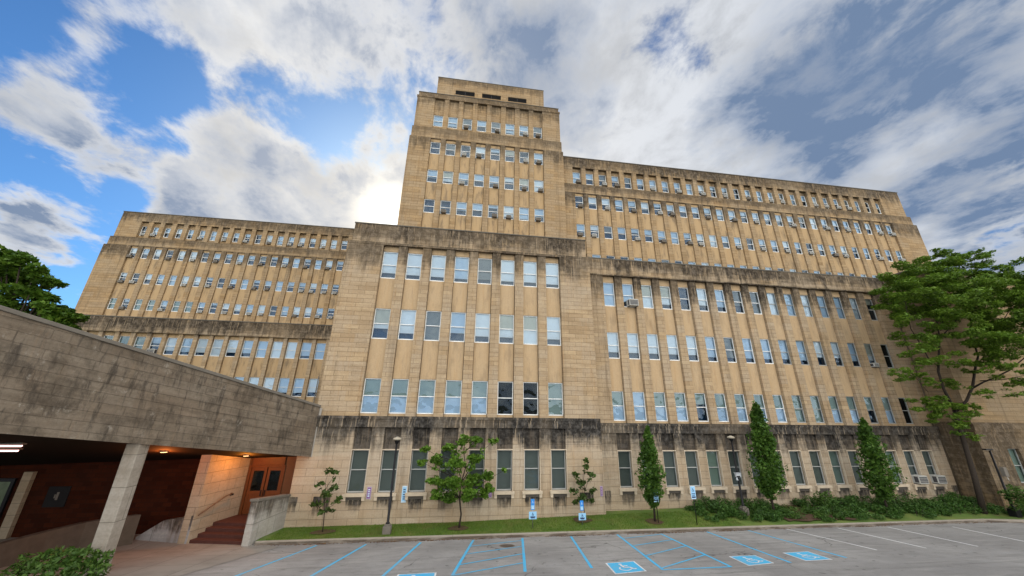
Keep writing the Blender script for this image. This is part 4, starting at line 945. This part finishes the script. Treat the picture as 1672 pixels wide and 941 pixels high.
for x0 in (-11.53, -10.66):
    b = MB(); w = .82; b.box(x0, x0+.14, 24.0, 24.06, .64, 2.94); b.box(x0+w-.14, x0+w, 24.0, 24.06, .64, 2.94); b.box(x0+.14, x0+w-.14, 24.0, 24.06, 2.76, 2.94); b.box(x0+.14, x0+w-.14, 24.0, 24.06, 1.55, 1.75)
    b.box(x0+.14, x0+w-.14, 24.0, 24.06, .64, .9); b.box(x0+.14, x0+w-.14, 24.015, 24.05, .9, 1.55)
    d = canw(b, 'door', M['wood'], .006)
    inv = (Matrix.Translation(CAN.location) @ Matrix.Rotation(rot, 4, 'Z')).inverted()
    for nm, bb, mm in (('pane', (x0+.14, x0+w-.14, 24.02, 24.03, 1.75, 2.76), M['glass_dim']), ('handle', ((x0+w-.1) if x0 < -11 else x0+.05, (x0+w-.06) if x0 < -11 else x0+.09, 23.95, 24.0, 1.5, 1.8), M['black_metal'])):
        q = MB(); q.box(*bb); q.v = [tuple(inv @ Vector(p)) for p in q.v]; o = q.build(nm, mm); o.parent = d
    # dark lobby behind the pane
b = MB(); b.box(-11.5, -9.85, 24.1, 24.12, .66, 2.93); canw(b, 'lobby', M['room_black'])
# glazed door in the brick wall, with stone jamb
b = MB(); b.box(-21.75, -21.35, 23.1, 23.3, 0, 2.9); canw(b, 'door_jamb', M['stone_plain'])
b = MB(); b.box(-23.9, -23.75, 23.2, 23.3, 0, 2.6); b.box(-22.25, -22.1, 23.2, 23.3, 0, 2.6); b.box(-23.75, -22.25, 23.2, 23.3, 2.45, 2.6); b.box(-23.75, -22.25, 23.2, 23.3, 1.05, 1.2); b.box(-23.75, -22.25, 23.2, 23.3, 0, .15)
d = canw(b, 'glass_door', M['black_metal'])
b = MB(); b.box(-23.75, -22.25, 23.24, 23.25, 1.2, 2.45); b.box(-23.75, -22.25, 23.24, 23.25, .15, 1.05); b.v = [tuple(inv @ Vector(p)) for p in b.v]
o = b.build('pane', simple('lit_pane', (.12,.16,.10), .3, var=.6, scale=2.5)); o.parent = d  # greenish lit look painted as plain pane colour

# steps, cheek walls, handrail, low wall, plaque
STP = thing('entrance_steps', (-11, 22, 0), 'short flight of four dark red steps up to the wooden doors', 'steps')
for k in range(4):
    b = MB(); o_ = k*.34
    b.prism([(-12.45+.29*o_, 21.66+o_*.98), (-9.5, 21.15+o_), (-9.3, 24.02), (-11.7, 24.02)], -.05+k*.155 if k else -.1, .155*(k+1)-.003)
    b.build('tread', M['step'], STP, (-11, 22, 0), bevel=.012)
t_ = thing('cheek_wall', (-9.35, 22.2, 0), 'grey stained low stone wall with a cap ending at the foot of the steps', 'wall')
b = MB(); pl = [(-9.75, 20.93), (-9.45, 20.93), (-9.02, 23.45), (-9.35, 23.45)]; b.prism(pl, -.2, [1.86, 1.86, 1.56, 1.56]); b.build('wall', M['cheek'], t_, (-9.35, 22.2, 0))
b = MB(); pl = [(-9.80, 20.88), (-9.40, 20.88), (-8.97, 23.44), (-9.40, 23.44)]; b.prism(pl, [1.863, 1.863, 1.563, 1.563], [1.98, 1.98, 1.68, 1.68]); b.build('cap', M['concrete_dark'], t_, (-9.35, 22.2, 0), bevel=.015)
t_ = thing('ramp_wall', (-13.8, 22, 0), 'pale blue-grey stained low wall with a sloping top in the arcade', 'wall')
b = MB(); fr_ = [(-15.25, 22.4, .12), (-14.05, 22.05, .87), (-12.5, 21.58, 1.17)]
for p, q in zip(fr_[:-1], fr_[1:]): b.prism([(p[0], p[1]), (q[0], q[1]), (q[0]+.1, q[1]+.32), (p[0]+.1, p[1]+.32)], -.1, [p[2], q[2], q[2], p[2]])
b.build('wall', stone('ramp_stone', c1=(.40,.42,.42), c2=(.30,.32,.33), c3=(.44,.45,.46), row=2, width=3, stains=[(1.2, 1.0, .8)], grime=.6, rust=.02), t_, (-13.8, 22, 0))
t_ = thing('handrail', (-12.0, 21.7, 0), 'thin dark iron handrail rising along the stone wall by the steps', 'handrail')
h0, h1, h2 = Vector((-12.35, 21.55, 1.2)), Vector((-11.98, 22.75, 1.78)), Vector((-11.86, 23.05, 1.8))
b = MB(); b.tube([h0+Vector((.1,-.02,-.02)), h0+Vector((.14,.1,.05)), h1+Vector((.14,0,0)), h2+Vector((.14,0,.02)), h2+Vector((.02,.03,.02))], .028, 8); b.build('rail', M['rust_iron'], t_, (-12.0, 21.7, 0), smooth=True)
b = MB(); b.tube([h2+Vector((.16,.0,-.02)), h2+Vector((.0,.04,-.06))], .045, 8); b.build('bracket', M['black_metal'], t_, (-12.0, 21.7, 0), smooth=True)
t_ = thing('planter_wall', (-16, 20, 0), 'low curved concrete planter wall running in front of the dark arcade', 'wall')
b = MB(); pw = [(-14.9, 21.75), (-15.6, 21.3), (-16.2, 20.6), (-16.5, 19.4), (-16.65, 17.9), (-16.9, 15.5), (-17.3, 12)]
for p, q in zip(pw[:-1], pw[1:]): b.prism([p, q, (q[0]-.28, q[1]+.05), (p[0]-.28, p[1]+.1)], -.1, [1.22]*4)
b.build('wall', M['planter'], t_, (-16, 20, 0))
t_ = thing('wall_plaque', (-20.3, 23.3, 1.6), 'square black plaque with a pale emblem on the dark brick wall', 'plaque')
b = MB(); b.box(-20.5, -19.55, 23.25, 23.3, 1.28, 2.2); b.build('panel', M['room_black'], t_, (-20.3, 23.3, 1.6))
b = MB(); b.box(-20.05, -19.95, 23.235, 23.25, 1.6, 1.95); b.box(-20.13, -20.07, 23.235, 23.25, 1.68, 1.85); b.build('emblem', M['concrete_dark'], t_, (-20.3, 23.3, 1.6))

# canopy lights that the photo shows lit
M['tube_light'] = emit('tube_light', (1.0,.55,.5), 3.5); M['bulb'] = emit('bulb', (1.0,.5,.2), 6)
def clamp_ceiling(px, py, Y):
    p = at(px, py, Y); v = Vector((p.x, p.y))-A0; p.z = ceilz(v.dot(D), v.dot(NB)); return p
def tube_lamp(px, py, Y, label, L=.9):
    p = clamp_ceiling(px, py, Y); base = tuple(p); t_ = thing('ceiling_light', base, label, 'light', 'lit ceiling lights under the canopy')
    b = MB(); b.box(p.x-L/2-.06, p.x+L/2+.06, p.y-.09, p.y+.09, p.z-.05, p.z+.12); b.build('housing', M['concrete_dark'], t_, base)
    b = MB(); b.tube([(p.x-L/2, p.y, p.z-.08), (p.x+L/2, p.y, p.z-.08)], .035, 8); b.build('tube', M['tube_light'], t_, base)
tube_lamp(14, 722, 16.0, 'lit pinkish tube light on the arcade ceiling, nearer the parapet'); tube_lamp(9, 731, 17.2, 'lit pinkish tube light on the arcade ceiling, farther from the parapet')
p = clamp_ceiling(268, 737, 19.5); t_ = thing('ceiling_light', tuple(p), 'small round lit ceiling lamp between the pillar and the stone wall', 'light', 'lit ceiling lights under the canopy')
b = MB(); b.tube([(p.x, p.y, p.z+.1), (p.x, p.y, p.z-.04)], .16, 14); b.build('housing', M['concrete_dark'], t_, tuple(p))
b = MB(); b.tube([(p.x, p.y, p.z-.041), (p.x, p.y, p.z-.06)], .12, 14); b.build('bulb', M['bulb'], t_, tuple(p))
q = Vector((-11.1, 22.2, 0)); v = Vector((q.x, q.y))-A0; q.z = ceilz(v.dot(D), v.dot(NB))
t_ = thing('ceiling_light', tuple(q), 'warm orange ceiling lamp over the entrance steps', 'light', 'lit ceiling lights under the canopy')
b = MB(); b.tube([(q.x, q.y, q.z+.1), (q.x, q.y, q.z-.04)], .16, 14); b.build('housing', M['concrete_dark'], t_, tuple(q))
b = MB(); b.tube([(q.x, q.y, q.z-.041), (q.x, q.y, q.z-.06)], .12, 14); b.build('bulb', M['bulb'], t_, tuple(q))
def pl(name, loc, col, e, r=.12):
    l = bpy.data.lights.new(name, 'POINT'); l.color = col; l.energy = e; l.shadow_soft_size = r
    o = bpy.data.objects.new(name, l); COL.objects.link(o); o.location = loc
pl('entrance_lamp', (q.x, q.y, q.z-.25), (1, .32, .04), 120); pl('arcade_lamp', (p.x, p.y, p.z-.25), (1, .24, .05), 120); 
pp = clamp_ceiling(10, 727, 16.6); pl('tube_lamp', (pp.x-1, pp.y, pp.z-.3), (1, .36, .12), 9)

# leafy shrub in front of the pillar
base = Vector((-13.0, 15.4, gz(15.4)))
cl = []
for px, py, Y, r, n in [(40,925,15.6,.35,160),(75,915,15.6,.4,220),(105,912,15.5,.42,260),(135,910,15.4,.4,240),(160,915,15.3,.32,160),(60,938,15,.4,200),(95,935,14.9,.45,260),(130,932,14.9,.42,240),(160,932,15,.3,150),(20,940,15.2,.35,120),(178,905,15.5,.16,30),(90,900,15.7,.2,40),(120,960,14.7,.5,260),(60,965,14.7,.5,240),(45,908,15.8,.18,30)]:
    cl.append((at(px, py, Y), r, r, r*.7, n))
make_tree('leafy_shrub', base, 'bright green leafy shrub at the foot of the canopy pillar', 'shrub', [([base, base+Vector((.3,0,.5))], [.03,.01]), ([base, base+Vector((-.5,.1,.5))], [.03,.01])], cl, M['leaf_shrub'], .075, narrow=.4)

# ------------------------------------------------------------------ sun and sky
SUN_EL, SUN_AZ = R(29.1), R(-13.9)      # azimuth measured from +Y towards +X
sd = Vector((math.sin(SUN_AZ)*math.cos(SUN_EL), math.cos(SUN_AZ)*math.cos(SUN_EL), math.sin(SUN_EL)))
sl = bpy.data.lights.new('sun', 'SUN'); sl.energy = 3.0; sl.angle = R(.53); sl.color = (1, .93, .82)
so = bpy.data.objects.new('sun', sl); COL.objects.link(so); so.rotation_euler = (-sd).to_track_quat('-Z', 'Y').to_euler()
W = bpy.data.worlds.new('World'); S.world = W; W.use_nodes = True
t = NT(W)
sky = t.n('ShaderNodeTexSky', sky_type='NISHITA'); sky.sun_disc = False; sky.sun_elevation = SUN_EL; sky.sun_rotation = SUN_AZ
sky.air_density = 1.0; sky.dust_density = .6; sky.ozone_density = 2.0
G = t.n('ShaderNodeTexCoord').outputs['Generated']
nrm = t.n('ShaderNodeVectorMath', {0: G}, operation='NORMALIZE').outputs[0]
sx, sy, sz = t.n('ShaderNodeSeparateXYZ', {0: nrm}).outputs
den = t.math('ADD', t.math('MAXIMUM', sz, 0.0), .16)
ca, sa = math.cos(SUN_AZ), math.sin(SUN_AZ)
cu = t.math('DIVIDE', t.math('SUBTRACT', t.math('MULTIPLY', sx, ca), t.math('MULTIPLY', sy, sa)), den)
cv = t.math('DIVIDE', t.math('ADD', t.math('MULTIPLY', sx, sa), t.math('MULTIPLY', sy, ca)), den)
def pdir(px, py): return (ri*((px-836)/FPX)-up*((py-470.5)/FPX)+fw).normalized()
def blob(px, py, rpx):                 # a soft round patch of the sky, by its direction
    d = pdir(px, py); e = pdir(px+rpx, py); k = d.dot(e)
    dp = t.n('ShaderNodeVectorMath', {0: nrm, 1: tuple(d)}, operation='DOT_PRODUCT').outputs['Value']
    return t.mr(dp, k, 1.0, 0, 1)
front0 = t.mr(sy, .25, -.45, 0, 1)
big = t.noise(t.vec(t.math('MULTIPLY', cu, 2.0), t.math('MULTIPLY', cv, 1.55), 3.7), 1.0, 10, .6, .15)
det = t.noise(t.vec(t.math('MULTIPLY', cu, 6.5), t.math('MULTIPLY', cv, 5.2), 8.1), 1.0, 8, .62, .25)
dens = t.math('ADD', .5, t.math('ADD', t.math('MULTIPLY', t.math('SUBTRACT', big, .5), 1.0), t.math('MULTIPLY', t.math('SUBTRACT', det, .5), .60)))
cov = t.mr(sx, -.42, .10, -.17, .19)
for px, py, r, a in [(110,50,170,.09), (190,85,110,.08), (60,150,150,.09), (140,210,160,.15), (250,265,160,.17), (370,315,180,.18), (500,350,180,.16), (60,190,110,.08), (600,310,120,.08), (450,370,170,.14), (560,400,150,.12), (350,350,110,.08),
                     (270,10,170,.08), (380,50,180,.10), (520,50,200,.10), (430,110,140,.06), (350,185,100,.13), (420,230,110,.13),
                     (20,340,150,.18), (100,385,130,.16), (20,410,130,.08), (150,292,60,.08), (560,250,200,.04),
                     (170,150,100,-.08), (255,175,120,-.14), (310,125,110,-.10), (490,190,120,-.14), (390,145,90,-.10), (250,100,90,-.08), (60,275,90,-.08), (160,340,100,-.10), (10,30,110,-.08), (210,30,60,-.05),
                     (1300,45,70,-.06), (1130,210,160,.06), (1260,110,150,.08), (1090,20,80,-.07), (1125,235,80,-.05), (1100,110,60,-.05), (1665,380,120,-.08), (1380,170,330,.08), (1560,120,260,.05), (850,80,240,.05)]:
    cov = t.math('ADD', cov, t.math('MULTIPLY', blob(px, py, r), a))
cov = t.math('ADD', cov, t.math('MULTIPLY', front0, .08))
dd = t.math('ADD', dens, cov)
mask = t.mr(dd, .42, .61, 0, 1)
thick = t.mr(dd, .50, .70, 0, 1)
sdot = t.n('ShaderNodeVectorMath', {0: nrm, 1: tuple(sd)}, operation='DOT_PRODUCT').outputs['Value']
sp_ = t.math('MAXIMUM', sdot, 0.0)
glow = t.math('POWER', sp_, 420.0); glow2 = t.math('POWER', sp_, 7.0); glow3 = t.math('POWER', sp_, 30.0)
edge = t.mix(glow2, (6.0, 6.3, 6.8), (8.6, 8.3, 7.8))
core = t.mix(glow2, (1.5, 2.2, 3.5), (3.5, 4.0, 5.0))
shn = t.noise(t.vec(t.math('MULTIPLY', cu, 2.1), t.math('MULTIPLY', cv, 1.7), 1.3), 1.0, 9, .58, .2)
dk = t.mr(shn, .38, .62, .1, 1.0)
for px, py, r, a in [(1420,150,360,.85), (1250,200,220,.35), (1570,60,200,.3), (330,290,170,.12), (230,255,120,.2), (760,60,180,.2),
                     (1010,180,170,-.32), (1120,80,140,-.3), (1000,60,120,-.25), (1080,240,140,-.3), (940,240,120,-.2), (1250,330,260,-.35), (1500,240,120,-.55), (440,50,140,-.35), (330,30,120,-.3), (90,130,120,-.3)]:
    dk = t.math('ADD', dk, t.math('MULTIPLY', blob(px, py, r), a))
dk = t.math('ADD', dk, t.math('MULTIPLY', t.math('SUBTRACT', det, .5), 1.5))
dk = t.math('ADD', dk, t.math('MULTIPLY', t.math('SUBTRACT', big, .5), -.9))
dk = t.math('MULTIPLY', t.math('MAXIMUM', t.math('MINIMUM', dk, 1.15), 0.0), t.mr(det, .32, .62, .62, .98))
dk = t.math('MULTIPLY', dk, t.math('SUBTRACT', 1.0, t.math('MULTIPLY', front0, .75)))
edge = t.n('ShaderNodeVectorMath', {0: edge, 'Scale': t.mr(det, .3, .62, .78, 1.08)}, operation='SCALE').outputs[0]
ccol = t.mix(t.math('MULTIPLY', thick, dk), edge, core)
skyc = t.n('ShaderNodeVectorMath', {0: sky.outputs[0], 1: (.42, .79, 1.16)}, operation='MULTIPLY').outputs[0]
col = t.mix(mask, skyc, ccol)
col = t.mix(t.math('MULTIPLY', glow3, .4), col, (8.6, 8.2, 7.4))
gcol = t.n('ShaderNodeVectorMath', {0: (12, 10.5, 7.5), 'Scale': glow}, operation='SCALE').outputs[0]
col = t.n('ShaderNodeVectorMath', {0: col, 1: gcol}, operation='ADD').outputs[0]
av_ = t.mix(t.mr(t.noise(nrm, 2.6, 5), .38, .62), (3.4, 4.0, 5.0), (8.4, 8.2, 7.8))
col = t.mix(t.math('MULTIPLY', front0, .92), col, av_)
# unseen sky behind the camera is made brighter to light the shaded facade
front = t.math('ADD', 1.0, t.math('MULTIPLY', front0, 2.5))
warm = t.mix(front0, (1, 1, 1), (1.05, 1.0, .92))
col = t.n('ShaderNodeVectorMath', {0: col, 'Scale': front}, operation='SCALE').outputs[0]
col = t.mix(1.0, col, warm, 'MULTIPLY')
bg = t.n('ShaderNodeBackground', {'Color': col, 'Strength': .1})
t.n('ShaderNodeOutputWorld', {'Surface': bg.outputs[0]})
W.cycles.sampling_method = 'AUTOMATIC'

S.view_settings.view_transform = 'Standard'; S.view_settings.look = 'None'; S.view_settings.gamma = 1; S.view_settings.exposure = .17
S.view_settings.use_curve_mapping = False
S.cycles.max_bounces = 6; S.cycles.transparent_max_bounces = 12; S.cycles.use_denoising = True; S.cycles.sample_clamp_indirect = 6
S.render.film_transparent = False
